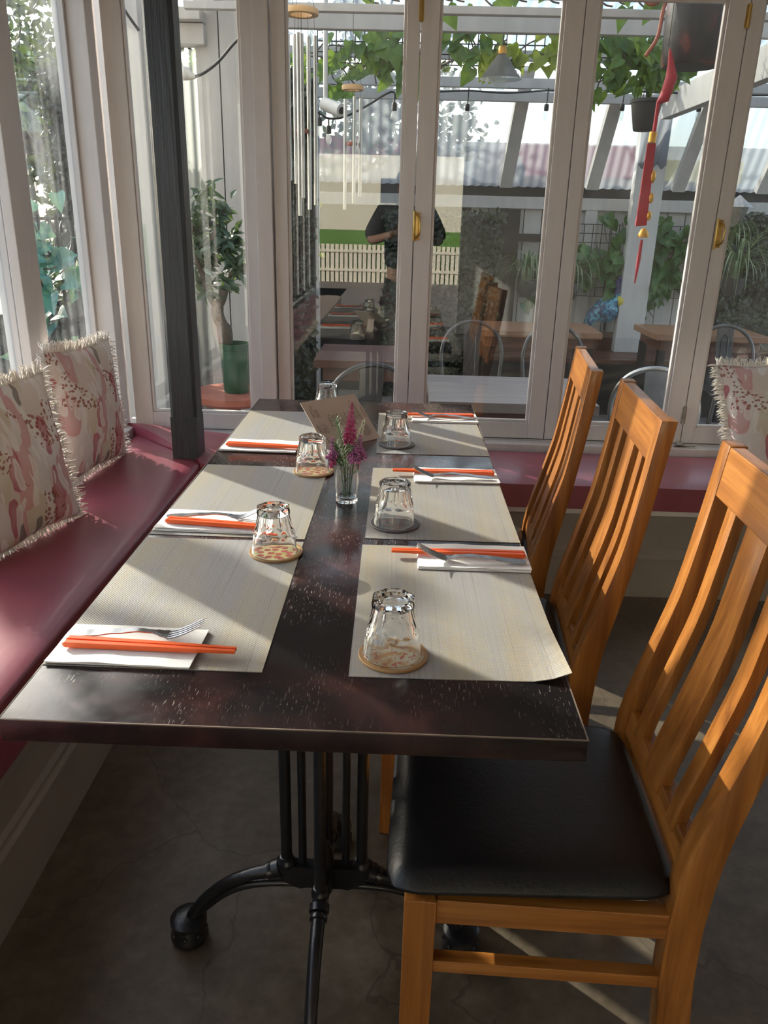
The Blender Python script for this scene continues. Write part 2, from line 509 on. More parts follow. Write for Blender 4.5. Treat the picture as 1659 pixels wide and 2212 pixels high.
def pizza_mat(name, kind):
    m, n, out = new_mat(name)
    v = coords(n)
    s = N(n, 'ShaderNodeSeparateXYZ')
    n.links.new(v, s.inputs[0])
    rad = mth(n, 'SQRT', mth(n, 'ADD', mth(n, 'MULTIPLY', s.outputs[0], s.outputs[0]), mth(n, 'MULTIPLY', s.outputs[1], s.outputs[1])))
    f = noise_tex(n, v, 60, 4)
    if kind == 'pepperoni':
        base = ramp(n, f, [(0.35, (0.45, 0.36, 0.08)), (0.6, (0.66, 0.60, 0.30))])
        vo = N(n, 'ShaderNodeTexVoronoi', Scale=62.0, Randomness=0.55)
        vo.voronoi_dimensions = '2D'
        n.links.new(v, vo.inputs['Vector'])
        pep = mth(n, 'LESS_THAN', vo.outputs['Distance'], 0.40)
        pc = ramp(n, noise_tex(n, v, 160, 2), [(0.35, (0.36, 0.035, 0.03)), (0.7, (0.58, 0.11, 0.08))])
        inner = mth(n, 'LESS_THAN', rad, 0.0405)
        col = mixc(n, mth(n, 'MULTIPLY', pep, inner), base, pc)
    elif kind == 'cheese':
        base = ramp(n, f, [(0.3, (0.30, 0.05, 0.03)), (0.42, (0.42, 0.22, 0.06)), (0.6, (0.50, 0.47, 0.36))])
        col = mixc(n, mth(n, 'GREATER_THAN', noise_tex(n, v, 110, 3), 0.62), base, (0.36, 0.06, 0.035))
    else:
        col = ramp(n, f, [(0.35, (0.05, 0.04, 0.04)), (0.55, (0.09, 0.06, 0.055)), (0.72, (0.20, 0.05, 0.03))])
    crust = mth(n, 'GREATER_THAN', rad, 0.0435)
    col = mixc(n, crust, col, (0.34, 0.19, 0.07) if kind != 'dark' else (0.07, 0.06, 0.06))
    pbsdf(n, out, col, 0.45, 0, None, 0)
    return m


M['pepperoni'] = pizza_mat('pepperoni_print', 'pepperoni')
M['cheese'] = pizza_mat('cheese_print', 'cheese')
M['shaded_coaster'] = pizza_mat('shaded_print', 'dark')  # shadow over the coaster put into its print colours


def mottled(name, stops, scale, rough=0.4):
    m, n, out = new_mat(name)
    v = coords(n)
    f = noise_tex(n, v, scale, 4, 0.6, 1.0)
    pbsdf(n, out, ramp(n, f, stops), rough, 0, bump(n, f, 0.3, 0.01))
    return m


M['peacock'] = mottled('peacock_paint', [(0.38, (0.01, 0.02, 0.06)), (0.5, (0.02, 0.12, 0.22)), (0.6, (0.10, 0.40, 0.50)), (0.7, (0.02, 0.05, 0.12))], 22, 0.3)
M['basket'] = mottled('dark_lantern_paper', [(0.42, (0.012, 0.012, 0.016)), (0.56, (0.03, 0.02, 0.025)), (0.66, (0.24, 0.05, 0.03))], 6, 0.5)


# ---------------------------------------------------------------- mesh helpers
class MB:
    def __init__(s):
        s.v = []
        s.f = []

    def add(s, vs, fs):
        o = len(s.v)
        s.v += [Vector(p) for p in vs]
        s.f += [[i + o for i in f] for f in fs]
        return s

    def box(s, a, b):
        x0, y0, z0 = a
        x1, y1, z1 = b
        return s.add([(x0, y0, z0), (x1, y0, z0), (x1, y1, z0), (x0, y1, z0), (x0, y0, z1), (x1, y0, z1), (x1, y1, z1), (x0, y1, z1)],
                     [(0, 3, 2, 1), (4, 5, 6, 7), (0, 1, 5, 4), (1, 2, 6, 5), (2, 3, 7, 6), (3, 0, 4, 7)])

    def beam(s, p, q, wx, wz, up=(0, 0, 1)):
        """square bar from p to q"""
        p, q = Vector(p), Vector(q)
        d = (q - p).normalized()
        side = d.cross(Vector(up))
        if side.length < 1e-4:
            side = d.cross(Vector((1, 0, 0)))
        side.normalize()
        u = side.cross(d).normalized()
        vs = []
        for e in (p, q):
            for a, b in ((-1, -1), (1, -1), (1, 1), (-1, 1)):
                vs.append(e + side * a * wx / 2 + u * b * wz / 2)
        return s.add(vs, [(0, 1, 2, 3), (7, 6, 5, 4), (0, 4, 5, 1), (1, 5, 6, 2), (2, 6, 7, 3), (3, 7, 4, 0)])

    def tube(s, pts, r, seg=8, caps=True):
        pts = [Vector(p) for p in pts]
        rs = r if isinstance(r, (list, tuple)) else [r] * len(pts)
        up = None
        rings = []
        vs = []
        for i, p in enumerate(pts):
            d = (pts[min(i + 1, len(pts) - 1)] - pts[max(i - 1, 0)]).normalized()
            if up is None:
                up = d.orthogonal().normalized()
            else:
                up = (up - d * up.dot(d))
                up = up.normalized() if up.length > 1e-5 else d.orthogonal().normalized()
            side = d.cross(up)
            rings.append(len(vs))
            for k in range(seg):
                a = 2 * PI * k / seg
                vs.append(p + (up * math.cos(a) + side * math.sin(a)) * rs[i])
        fs = []
        for i in range(len(pts) - 1):
            a, b = rings[i], rings[i + 1]
            for k in range(seg):
                k2 = (k + 1) % seg
                fs.append((a + k, a + k2, b + k2, b + k))
        if caps:
            fs.append(tuple(range(seg - 1, -1, -1)))
            fs.append(tuple(rings[-1] + k for k in range(seg)))
        return s.add(vs, fs)

    def lathe(s, prof, seg=24, c=(0, 0, 0), closed=False):
        """prof: list of (r, z) from bottom to top on the outside"""
        c = Vector(c)
        vs = []
        for r, z in prof:
            for k in range(seg):
                a = 2 * PI * k / seg
                vs.append(c + Vector((r * math.cos(a), r * math.sin(a), z)))
        fs = []
        n = len(prof)
        for i in range(n if closed else n - 1):
            j = (i + 1) % n
            for k in range(seg):
                k2 = (k + 1) % seg
                fs.append((i * seg + k, i * seg + k2, j * seg + k2, j * seg + k))
        if not closed:
            if prof[0][0] > 1e-6:
                fs.append(tuple(range(seg - 1, -1, -1)))
            if prof[-1][0] > 1e-6:
                fs.append(tuple((n - 1) * seg + k for k in range(seg)))
        return s.add(vs, fs)

    def prism(s, poly, axis, a, b):
        """extrude a closed 2-D outline along an axis (0,1,2)"""
        n = len(poly)

        def P(q, t):
            return {0: (t, q[0], q[1]), 1: (q[0], t, q[1]), 2: (q[0], q[1], t)}[axis]
        vs = [P(q, a) for q in poly] + [P(q, b) for q in poly]
        fs = [tuple(range(n - 1, -1, -1)), tuple(range(n, 2 * n))]
        for i in range(n):
            j = (i + 1) % n
            fs.append((i, j, n + j, n + i))
        return s.add(vs, fs)

    def ball(s, c, r, seg=10, rings=6):
        c = Vector(c)
        r = Vector(r) if not isinstance(r, (int, float)) else Vector((r, r, r))
        vs = [c + Vector((0, 0, -r.z))]
        for i in range(1, rings):
            t = -PI / 2 + PI * i / rings
            for k in range(seg):
                a = 2 * PI * k / seg
                vs.append(c + Vector((r.x * math.cos(t) * math.cos(a), r.y * math.cos(t) * math.sin(a), r.z * math.sin(t))))
        vs.append(c + Vector((0, 0, r.z)))
        fs = []
        for k in range(seg):
            fs.append((0, 1 + (k + 1) % seg, 1 + k))
            fs.append((len(vs) - 1, 1 + (rings - 2) * seg + k, 1 + (rings - 2) * seg + (k + 1) % seg))
        for i in range(rings - 2):
            for k in range(seg):
                a = 1 + i * seg
                fs.append((a + k, a + (k + 1) % seg, a + seg + (k + 1) % seg, a + seg + k))
        return s.add(vs, fs)

    def leaf(s, p, d, nrm, L, W, kind='heart', fold=0.25):
        p, d, nrm = Vector(p), Vector(d).normalized(), Vector(nrm)
        side = d.cross(nrm)
        if side.length < 1e-4:
            side = d.orthogonal()
        side.normalize()
        u = side.cross(d).normalized()
        if kind == 'heart':
            half = [(0, 0.02), (-0.10, 0.34), (0.12, 0.5), (0.42, 0.42), (0.75, 0.18), (1, 0)]
        elif kind == 'lance':
            half = [(0, 0.02), (0.25, 0.34), (0.5, 0.5), (0.78, 0.3), (1, 0)]
        else:
            half = [(0, 0.05), (0.35, 0.5), (0.7, 0.42), (1, 0)]
        mid = [(max(0, a), 0) for a, b in half]
        vs = []
        for (a, b), (ma, _) in zip(half, mid):
            droop = -0.25 * a * a * L
            vs.append(p + d * a * L + side * b * W + u * (fold * b * W + droop))
            vs.append(p + d * ma * L + u * (-0.25 * ma * ma * L))
            vs.append(p + d * a * L - side * b * W + u * (fold * b * W + droop))
        fs = []
        for i in range(len(half) - 1):
            o = i * 3
            fs.append((o, o + 3, o + 4, o + 1))
            fs.append((o + 1, o + 4, o + 5, o + 2))
        return s.add(vs, fs)

    def strap(s, pts, w, nrm=(0, 0, 1)):
        """long narrow blade with a fold"""
        pts = [Vector(p) for p in pts]
        vs = []
        n = len(pts)
        for i, p in enumerate(pts):
            d = pts[min(i + 1, n - 1)] - pts[max(i - 1, 0)]
            side = d.cross(Vector(nrm))
            if side.length < 1e-6:
                side = Vector((1, 0, 0))
            side.normalize()
            ww = w * (1 - (i / (n - 1)) ** 3) * 0.5 + 0.0004
            vs += [p + side * ww, p - Vector((0, 0, ww * 0.5)), p - side * ww]
        fs = []
        for i in range(n - 1):
            o = i * 3
            fs += [(o, o + 3, o + 4, o + 1), (o + 1, o + 4, o + 5, o + 2)]
        return s.add(vs, fs)

    def xform(s, m):
        s.v = [m @ p for p in s.v]
        return s

    def build(s, name, mat, parent=None, bevel=0.0, smooth=None, seg=2, subsurf=0):
        me = bpy.data.meshes.new(name)
        me.from_pydata([tuple(p) for p in s.v], [], s.f)
        me.validate()
        bm = bmesh.new()
        bm.from_mesh(me)
        bmesh.ops.recalc_face_normals(bm, faces=bm.faces)
        if bevel:
            es = [e for e in bm.edges if len(e.link_faces) == 2 and e.calc_face_angle(0) > 0.6]
            bmesh.ops.bevel(bm, geom=es, offset=bevel, segments=seg, affect='EDGES', profile=0.6, clamp_overlap=True)
        bm.to_mesh(me)
        bm.free()
        if smooth is not None:
            for p in me.polygons:
                p.use_smooth = True
            me.set_sharp_from_angle(angle=math.radians(smooth))
        o = bpy.data.objects.new(name, me)
        COL.objects.link(o)
        me.materials.append(M[mat] if isinstance(mat, str) else mat)
        if parent is not None:
            o.parent = parent
        if subsurf:
            md = o.modifiers.new('s', 'SUBSURF')
            md.levels = subsurf
            md.render_levels = subsurf
        return o


def tag(o, label, cat, group=None):
    o['label'] = label
    o['category'] = cat
    if group:
        o['group'] = group
    return o


def thing(name, label, cat, loc=(0, 0, 0), rotz=0.0, group=None):
    o = bpy.data.objects.new(name, None)
    o.empty_display_size = 0.1
    COL.objects.link(o)
    o.location = loc
    o.rotation_euler = (0, 0, rotz)
    return tag(o, label, cat, group)


def struct(o):
    o['kind'] = 'structure'
    return o


def sroot(name):
    o = bpy.data.objects.new(name, None)
    COL.objects.link(o)
    o['kind'] = 'structure'
    return o


def dup(root, loc, rotz=None, label=None):
    kids = [c for c in COL.objects if c.parent == root]
    r = root.copy()
    COL.objects.link(r)
    r.location = loc
    if rotz is not None:
        r.rotation_euler = (0, 0, rotz)
    if label:
        r['label'] = label
    for ch in kids:
        gk = [g for g in COL.objects if g.parent == ch]
        c = ch.copy()
        COL.objects.link(c)
        c.parent = r
        for g in gk:
            d = g.copy()
            COL.objects.link(d)
            d.parent = c
    return r


def smooth_path(pts, n=6):
    """Catmull-Rom through pts"""
    pts = [Vector(p) for p in pts]
    P = [pts[0] * 2 - pts[1]] + pts + [pts[-1] * 2 - pts[-2]]
    out = []
    for i in range(1, len(P) - 2):
        for k in range(n):
            t = k / n
            a, b, c, d = P[i - 1], P[i], P[i + 1], P[i + 2]
            out.append(0.5 * ((2 * b) + (c - a) * t + (2 * a - 5 * b + 4 * c - d) * t * t + (3 * b - a - 3 * c + d) * t ** 3))
    out.append(pts[-1])
    return out


R = random.uniform
TT = 0.75          # table top height
BH = 0.445         # back bench seat height
LB = 0.485         # left bench seat height
YW = 2.42          # inner face of the back window wall
XW = -0.66         # inner face of the left window wall
GZ = -0.15         # courtyard ground

# ================================================================ the room
ROOM_X1, ROOM_Y0, CEIL = 4.6, -4.3, 2.75
struct(MB().box((XW - 0.1, ROOM_Y0 - 0.1, -0.12), (ROOM_X1 + 0.1, YW + 0.08, 0)).build('floor', 'concrete'))
struct(MB().box((XW - 0.35, ROOM_Y0 - 0.3, CEIL), (ROOM_X1 + 0.3, YW + 0.12, CEIL + 0.12)).build('ceiling', 'ceiling_paint'))
SILL_Z, HEAD_Z = 0.478, 2.13
wb = MB().box((XW - 0.1, YW, -0.15), (ROOM_X1, YW + 0.07, SILL_Z - 0.004))
wb.box((XW - 0.1, YW, HEAD_Z + 0.004), (ROOM_X1, YW + 0.07, CEIL))
struct(wb.build('wall_back', 'white_paint'))
wl = MB().box((XW - 0.10, ROOM_Y0, -0.15), (XW, YW - 0.001, SILL_Z - 0.004))
wl.box((XW - 0.10, ROOM_Y0, HEAD_Z + 0.004), (XW, YW - 0.001, CEIL))
struct(wl.build('wall_left', 'white_paint'))
wr = MB().box((ROOM_X1, ROOM_Y0, -0.12), (ROOM_X1 + 0.08, YW, CEIL))
struct(wr.build('wall_right', 'room_wall'))
# rear wall (behind the viewer) with the wide street opening the panes mirror
wf = MB().box((XW - 0.07, ROOM_Y0 - 0.08, -0.12), (-0.58, ROOM_Y0, CEIL)).box((-0.58, ROOM_Y0 - 0.08, 2.02), (1.13, ROOM_Y0, CEIL))
wf.box((1.13, ROOM_Y0 - 0.08, -0.12), (ROOM_X1 + 0.08, ROOM_Y0, CEIL))
struct(wf.build('wall_front', 'room_wall'))

# ---- windows: one joined timber frame each, with its pane and fittings as children


def back_window(n, x0, x1, gx0, gx1, hinge=None, latch=None, dirty=False):
    r = sroot('window_%d' % n)
    r.location = ((x0 + x1) / 2, YW, SILL_Z)
    ox = r.location.x
    z0, z1 = 0.0, HEAD_Z - SILL_Z
    gz0, gz1 = 0.066, z1 - 0.055
    d = 0.045
    f = MB().box((x0 - ox, 0, z0), (gx0 - ox, d, z1)).box((gx1 - ox, 0, z0), (x1 - ox, d, z1))
    f.box((gx0 - ox, 0, z0), (gx1 - ox, d, gz0)).box((gx0 - ox, 0, gz1), (gx1 - ox, d, z1))
    f.build('window_frame', 'white_paint', r, bevel=0.0025)
    b = MB()                                                  # glazing bead
    for (a, c) in (((gx0, gz0), (gx0 + 0.011, gz1)), ((gx1 - 0.011, gz0), (gx1, gz1)), ((gx0 + 0.011, gz0), (gx1 - 0.011, gz0 + 0.011)), ((gx0 + 0.011, gz1 - 0.011), (gx1 - 0.011, gz1))):
        b.box((a[0] - ox, 0.010, a[1]), (c[0] - ox, 0.030, c[1]))
    b.build('glazing_bead', 'white_paint', r, bevel=0.003)
    MB().box((gx0 - ox, 0.020, gz0), (gx1 - ox, 0.024, gz1)).build('glass_pane', 'pane_dirty' if dirty else 'pane', r)
    if hinge:
        for hx, hz in hinge:
            h = MB().tube([(hx - ox, -0.006, hz - SILL_Z), (hx - ox, -0.006, hz - SILL_Z + 0.075)], 0.0065, 8)
            h.box((hx - ox - 0.009, -0.003, hz - SILL_Z + 0.002), (hx - ox + 0.009, 0.0, hz - SILL_Z + 0.073))
            for k in range(1, 4):
                h.tube([(hx - ox, -0.006, hz - SILL_Z + 0.019 * k - 0.001), (hx - ox, -0.006, hz - SILL_Z + 0.019 * k + 0.001)], 0.0078, 8)
            h.build('hinge', 'zinc' if hz < 1 else 'brass', r, smooth=40)
    if latch:
        for hx, hz in latch:
            h = MB().tube([(hx - ox, -0.006, hz - SILL_Z - 0.055), (hx - ox, -0.006, hz - SILL_Z + 0.055)], 0.006, 8)
            h.box((hx - ox - 0.004, -0.003, hz - SILL_Z - 0.05), (hx - ox + 0.022, 0.0, hz - SILL_Z + 0.05))
            h.build('latch_plate', 'brass', r, bevel=0.001, smooth=40)
            g = MB().tube(smooth_path([(hx - ox + 0.004, -0.006, hz - SILL_Z - 0.047), (hx - ox + 0.020, -0.022, hz - SILL_Z - 0.03), (hx - ox + 0.022, -0.026, hz - SILL_Z), (hx - ox + 0.020, -0.022, hz - SILL_Z + 0.03), (hx - ox + 0.004, -0.006, hz - SILL_Z + 0.047)]), 0.0035, 6)
            g.build('pull_handle', 'brass', r, smooth=60)
    return r


back_window(1, -0.640, -0.096, -0.566, -0.141)
back_window(2, -0.030, 0.505, 0.020, 0.457, hinge=[(0.507, 1.985)], latch=[(0.507, 1.305)])
back_window(3, 0.508, 1.081, 0.573, 1.013)
back_window(4, 1.084, 1.652, 1.133, 1.580, hinge=[(1.650, 1.985), (1.650, 0.56)], latch=[(1.660, 1.305)])
back_window(5, 1.655, 2.228, 1.703, 2.160)
back_window(6, 2.231, 2.800, 2.280, 2.730)
back_window(7, 2.803, 3.376, 2.850, 3.310)
back_window(8, 3.379, 4.590, 3.440, 4.520)
struct(MB().box((-0.096, YW - 0.022, SILL_Z - 0.03), (-0.036, YW + 0.05, HEAD_Z + 0.02)).build('trim_1', 'white_paint', bevel=0.003))


GX = XW - 0.05


def left_window(n, g0, g1):
    """pane in a thin sash set back between the mullions"""
    r = sroot('window_%d' % n)
    r.location = (GX, (g0 + g1) / 2, SILL_Z)
    h = (g1 - g0) / 2
    z1 = HEAD_Z - SILL_Z
    e_ = 0.016
    f = MB().box((-0.04, -h, 0), (0, -h + e_, z1)).box((-0.04, h - e_, 0), (0, h, z1))
    f.box((-0.04, -h + e_, 0), (0, h - e_, 0.062)).box((-0.04, -h + e_, z1 - 0.055), (0, h - e_, z1))
    f.build('window_frame', 'white_paint', r, bevel=0.002)
    MB().box((-0.022, -h + e_, 0.062), (-0.018, h - e_, z1 - 0.055)).build('glass_pane', 'pane_dirty', r)


def mullion(n, y0, y1):
    ym = y0 + (y1 - y0) * 0.5
    m_ = MB().box((XW - 0.030, y0, SILL_Z - 0.003), (XW, ym, HEAD_Z + 0.003))
    m_.box((XW - 0.030, ym + 0.0015, SILL_Z - 0.003), (XW - 0.012, y1, HEAD_Z + 0.003))
    m_.box((GX - 0.045, y0 + 0.055, SILL_Z - 0.003), (XW - 0.031, y1, HEAD_Z + 0.003))
    struct(m_.build('trim_%d' % n, 'white_paint', bevel=0.003))


left_window(9, 1.757, 2.280)
k = 10
y1 = 1.757
while y1 > ROOM_Y0 + 0.6:
    mullion(k, y1 - 0.157, y1)
    left_window(k, y1 - 0.545, y1 - 0.105)
    y1 -= 0.545
    k += 1
mullion(k, ROOM_Y0, y1)
tm = MB()
tm.box((XW - 0.095, 2.283, SILL_Z - 0.03), (XW + 0.016, 2.362, HEAD_Z + 0.02))
tm.box((XW - 0.095, 2.364, SILL_Z - 0.03), (XW + 0.002, YW - 0.001, HEAD_Z + 0.02))
struct(tm.build('trim_2', 'white_paint', bevel=0.003))
struct(MB().box((XW + 0.02, YW - 0.072, BH - 0.02), (ROOM_X1, YW - 0.0005, SILL_Z - 0.006)).build('trim_3', 'white_paint', bevel=0.004))
struct(MB().box((XW + 0.001, ROOM_Y0 + 0.01, BH - 0.02), (XW + 0.046, YW - 0.074, 0.505)).build('trim_4', 'white_paint', bevel=0.004))

# casement bolt lying on the back sill
bq = at(1462, 953, 2, SILL_Z)
bl = thing('window_bolt', 'small metal window bolt lying on the white sill behind the chairs', 'bolt', (bq.x, YW - 0.045, SILL_Z - 0.0055))
MB().box((-0.035, -0.010, 0), (0.012, 0.010, 0.004)).build('plate', 'zinc', bl, bevel=0.001)
MB().tube([(-0.030, 0, 0.009), (0.050, -0.004, 0.009)], 0.005, 10).build('rod', 'zinc', bl, smooth=50)
MB().ball((-0.012, 0, 0.013), (0.014, 0.011, 0.010), 10, 6).build('knob', 'zinc', bl, smooth=60)

# ---- red vinyl benches
b1 = thing('bench', 'red vinyl bench with taupe panelled base running below the left windows', 'bench', (XW, 0, 0), group=None)
X0 = 0.05
FX = -0.258 - XW
MB().box((0.002, -3.6, 0.0), (FX, 2.33, 0.150)).box((0.002, -3.6, 0.150), (FX - 0.012, 2.33, 0.328)).build('base', 'plinth_paint', b1, bevel=0.002)
mo = MB().prism([(FX - 0.012, 0.150), (FX + 0.004, 0.150), (FX + 0.004, 0.162), (FX - 0.004, 0.172), (FX - 0.004, 0.184), (FX - 0.012, 0.196)], 1, -3.6, 1.904)
mo.build('base_moulding', 'plinth_paint', b1, bevel=0.0015)
MB().box((FX - 0.012, -3.6, 0.302), (FX + 0.004, 1.904, 0.330)).build('front_lip', 'plinth_paint', b1, bevel=0.002)


def cushion_slab(nx, ny, fn, thick, zlo=None):
    mb = MB()
    vs = []
    for j in range(ny + 1):
        for i in range(nx + 1):
            vs.append(fn(i / nx, j / ny))
    n = len(vs)
    lo = [Vector(p) - Vector((0, 0, thick)) if zlo is None else Vector((p[0], p[1], zlo)) for p in vs]
    fs = []
    W = nx + 1
    for j in range(ny):
        for i in range(nx):
            a = j * W + i
            fs.append((a, a + 1, a + W + 1, a + W))
            fs.append((n + a, n + a + W, n + a + W + 1, n + a + 1))
    rim = [i for i in range(W)] + [j * W + nx for j in range(1, ny + 1)] + [ny * W + i for i in range(nx - 1, -1, -1)] + [j * W for j in range(ny - 1, 0, -1)]
    for a, b in zip(rim, rim[1:] + rim[:1]):
        fs.append((a, n + a, n + b, b))
    return mb.add(vs + lo, fs)


def lc(u, v):
    x = X0 + 0.008 + (FX + 0.014 - X0 - 0.008) * u
    ym = 1.925 + max(0.0, -0.245 - (x + XW)) * 1.02
    y = -3.6 + (ym + 3.6) * v
    e = min(u, 1 - u) * 2
    z = LB - 0.010 + 0.010 * min(1, e * 5) + 0.003 * noise.noise(Vector((x * 4, y * 3, 0)))
    return (x, y, z)


cushion_slab(14, 90, lc, 0.104, 0.332).build('cushion', 'vinyl', b1, bevel=0.006, smooth=50)
b2 = thing('bench', 'red vinyl bench with panelled base running below the back windows', 'bench', (0, YW, 0))
FY = 1.922 - YW
MB().box((-0.245, FY, 0.0), (4.5, -0.002, 0.150)).box((-0.245, FY + 0.012, 0.150), (4.5, -0.002, 0.345)).build('base', 'plinth_paint', b2, bevel=0.002)
MB().prism([(FY + 0.012, 0.150), (FY - 0.004, 0.150), (FY - 0.004, 0.162), (FY + 0.004, 0.172), (FY + 0.004, 0.184), (FY + 0.012, 0.196)], 0, -0.244, 4.5).build('base_moulding', 'plinth_paint', b2, bevel=0.0015)
MB().box((-0.244, FY - 0.002, 0.332), (4.5, FY + 0.012, 0.352)).build('front_lip', 'white_paint', b2, bevel=0.002)


def bc(u, v):
    y = FY - 0.008 + (-0.078 - FY + 0.008) * v
    x0 = -0.243 - max(0.0, y + YW - 1.928) / 1.02
    x = x0 + (4.5 - x0) * (0.35 * u + 0.65 * u * u)
    e = min(v, 1 - v) * 2
    z = BH + 0.002 + 0.008 * min(1, e * 5) - 0.006 + 0.003 * noise.noise(Vector((x * 3, y * 5, 3)))
    l1 = max(0.0, min(1.0, (0.10 - x) / 0.36))
    l2 = max(0.0, min(1.0, (-0.22 - x) / 0.36))
    z += 0.040 * l1 * l1 * (3 - 2 * l1) + 0.046 * l2 ** 1.2 * (1 - 0.3 * v)
    return (x, y, z)


cushion_slab(90, 12, bc, 0.090, 0.353).build('cushion', 'vinyl', b2, smooth=50)

# ---- black post standing on the bench corner
pr = at(430, 992, 2, LB)
post = thing('timber_post', 'black painted square timber post rising from the corner of the red bench', 'post', (pr.x - 0.048, pr.y + 0.048, LB - 0.004))
cz = 0.012
oct_ = [(-0.048 + cz, -0.048), (0.048 - cz, -0.048), (0.048, -0.048 + cz), (0.048, 0.048 - cz), (0.048 - cz, 0.048), (-0.048 + cz, 0.048), (-0.048, 0.048 - cz), (-0.048, -0.048 + cz)]
MB().prism(oct_, 2, 0.16, CEIL - LB + 0.003).build('shaft', 'black_post', post)
MB().box((-0.048, -0.048, 0), (0.048, 0.048, 0.16)).build('base_block', 'black_post', post, bevel=0.0015)

# ================================================================ dining table
tb = thing('dining_table', 'long dark lacquered dining table laid for six with scratched top', 'table', (0, 0, 0))
TW, TL = 0.7174, 1.8142
MB().box((0, 0, 0.718), (TW, TL, TT)).build('tabletop', 'lacquer', tb, bevel=0.003, seg=2, smooth=40)
wl_ = MB()
for a, b_ in (((0, 0.0008), (TW, 0.0008)), ((TW - 0.0008, 0), (TW - 0.0008, TL)), ((0.0008, 0), (0.0008, TL))):
    wl_.beam((a[0], a[1], TT - 0.0006), (b_[0], b_[1], TT - 0.0005), 0.0016, 0.0016)
wl_.build('worn_edge', 'worn_line', tb)
MB().box((0.06, 0.10, 0.700), (TW - 0.06, 0.13, 0.7185)).build('under_batten', 'black', tb)
MB().box((0.06, TL - 0.13, 0.700), (TW - 0.06, TL - 0.10, 0.7185)).build('under_batten', 'black', tb)


def pedestal(cx, cyy):
    p = bpy.data.objects.new('pedestal', None)
    COL.objects.link(p)
    p.parent = tb
    p.location = (cx, cyy, 0)
    dirs = [(1, 0), (-1, 0), (0, 1), (0, -1)]
    for dx, dy in dirs:
        c = MB()
        c.tube([(dx * 0.070, dy * 0.070, 0.205), (dx * 0.070, dy * 0.070, 0.70)], 0.0105, 12)
        c.tube([(dx * 0.040, dy * 0.040, 0.205), (dx * 0.040, dy * 0.040, 0.70)], 0.0075, 10)
        c.build('column', 'iron', p, smooth=50)
    hub = MB()
    for dx, dy in dirs:
        px, py = -dy, dx
        prof = [(0.0, 0.16), (0.045, 0.150), (0.080, 0.168), (0.088, 0.205), (0.05, 0.200), (0.0, 0.200)]
        vs = []
        for sgn in (-1, 1):
            for r_, z in prof:
                vs.append((dx * r_ + px * 0.012 * sgn, dy * r_ + py * 0.012 * sgn, z))
        n = len(prof)
        fs = [tuple(range(n)), tuple(range(2 * n - 1, n - 1, -1))] + [(i, n + i, n + (i + 1) % n, (i + 1) % n) for i in range(n)]
        hub.add(vs, fs)
        hub.lathe([(0.010, 0.195), (0.0165, 0.197), (0.0165, 0.206), (0.013, 0.210), (0.013, 0.216), (0.009, 0.218)], 14, (dx * 0.070, dy * 0.070, 0))
        hub.tube([(dx * 0.082, dy * 0.082, 0.188), (dx * 0.094, dy * 0.094, 0.183)], [0.018, 0.018], 14)
        hub.tube([(dx * 0.094, dy * 0.094, 0.183), (dx * 0.100, dy * 0.100, 0.180), (dx * 0.106, dy * 0.106, 0.178)], [0.013, 0.016, 0.016], 14)
    hub.lathe([(0.0, 0.135), (0.016, 0.138), (0.02, 0.16), (0.02, 0.20), (0.016, 0.235), (0.010, 0.25), (0.0, 0.253)], 16)
    hub.build('hub', 'iron', p, smooth=50)
    MB().lathe([(0.0, 0.690), (0.12, 0.690), (0.12, 0.700), (0.0, 0.700)], 24).build('top_plate', 'iron', p)
    for dx, dy in dirs:
        l = MB()
        path = smooth_path([(dx * r_, dy * r_, z) for r_, z in ((0.10, 0.180), (0.145, 0.166), (0.190, 0.140), (0.228, 0.103), (0.258, 0.058))], 5)
        l.tube(path, [0.0125 - 0.002 * i / len(path) for i in range(len(path))], 12)
        path = smooth_path([(dx * r_, dy * r_, z) for r_, z in ((0.012, 0.150), (0.08, 0.152), (0.145, 0.142), (0.195, 0.115), (0.250, 0.060))], 5)
        l.tube(path, 0.0075, 10)
        leg = l.build('leg', 'iron', p, smooth=50)
        f = MB().lathe([(0.0, 0.0), (0.030, 0.0), (0.036, 0.008), (0.036, 0.018), (0.030, 0.036), (0.029, 0.042), (0.035, 0.046), (0.035, 0.054), (0.026, 0.060), (0.0, 0.061)], 20, (dx * 0.264, dy * 0.264, 0))
        for a in range(8):
            f.ball((dx * 0.264 + 0.033 * math.cos(a * PI / 4), dy * 0.264 + 0.033 * math.sin(a * PI / 4), 0.030), 0.004, 6, 4)
        f.build('foot', 'iron', leg, smooth=50)
    return p


pedestal(0.363, 0.345)
pedestal(0.363, TL - 0.345)

# ================================================================ chairs
BACK = [(0.500, 0.0), (0.482, 0.14), (0.470, 0.26), (0.467, 0.36), (0.470, 0.44), (0.478, 0.52), (0.494, 0.60), (0.512, 0.70), (0.527, 0.80), (0.541, 0.90), (0.553, 1.00)]


def prof_x(z):
    for (xa, za), (xb, zb) in zip(BACK, BACK[1:]):
        if za <= z <= zb:
            return xa + (xb - xa) * (z - za) / (zb - za)
    return BACK[-1][0]


def depth_z(z):
    return 0.052 if z < 0.45 else max(0.030, 0.052 - 0.034 * (z - 0.45) / 0.45)


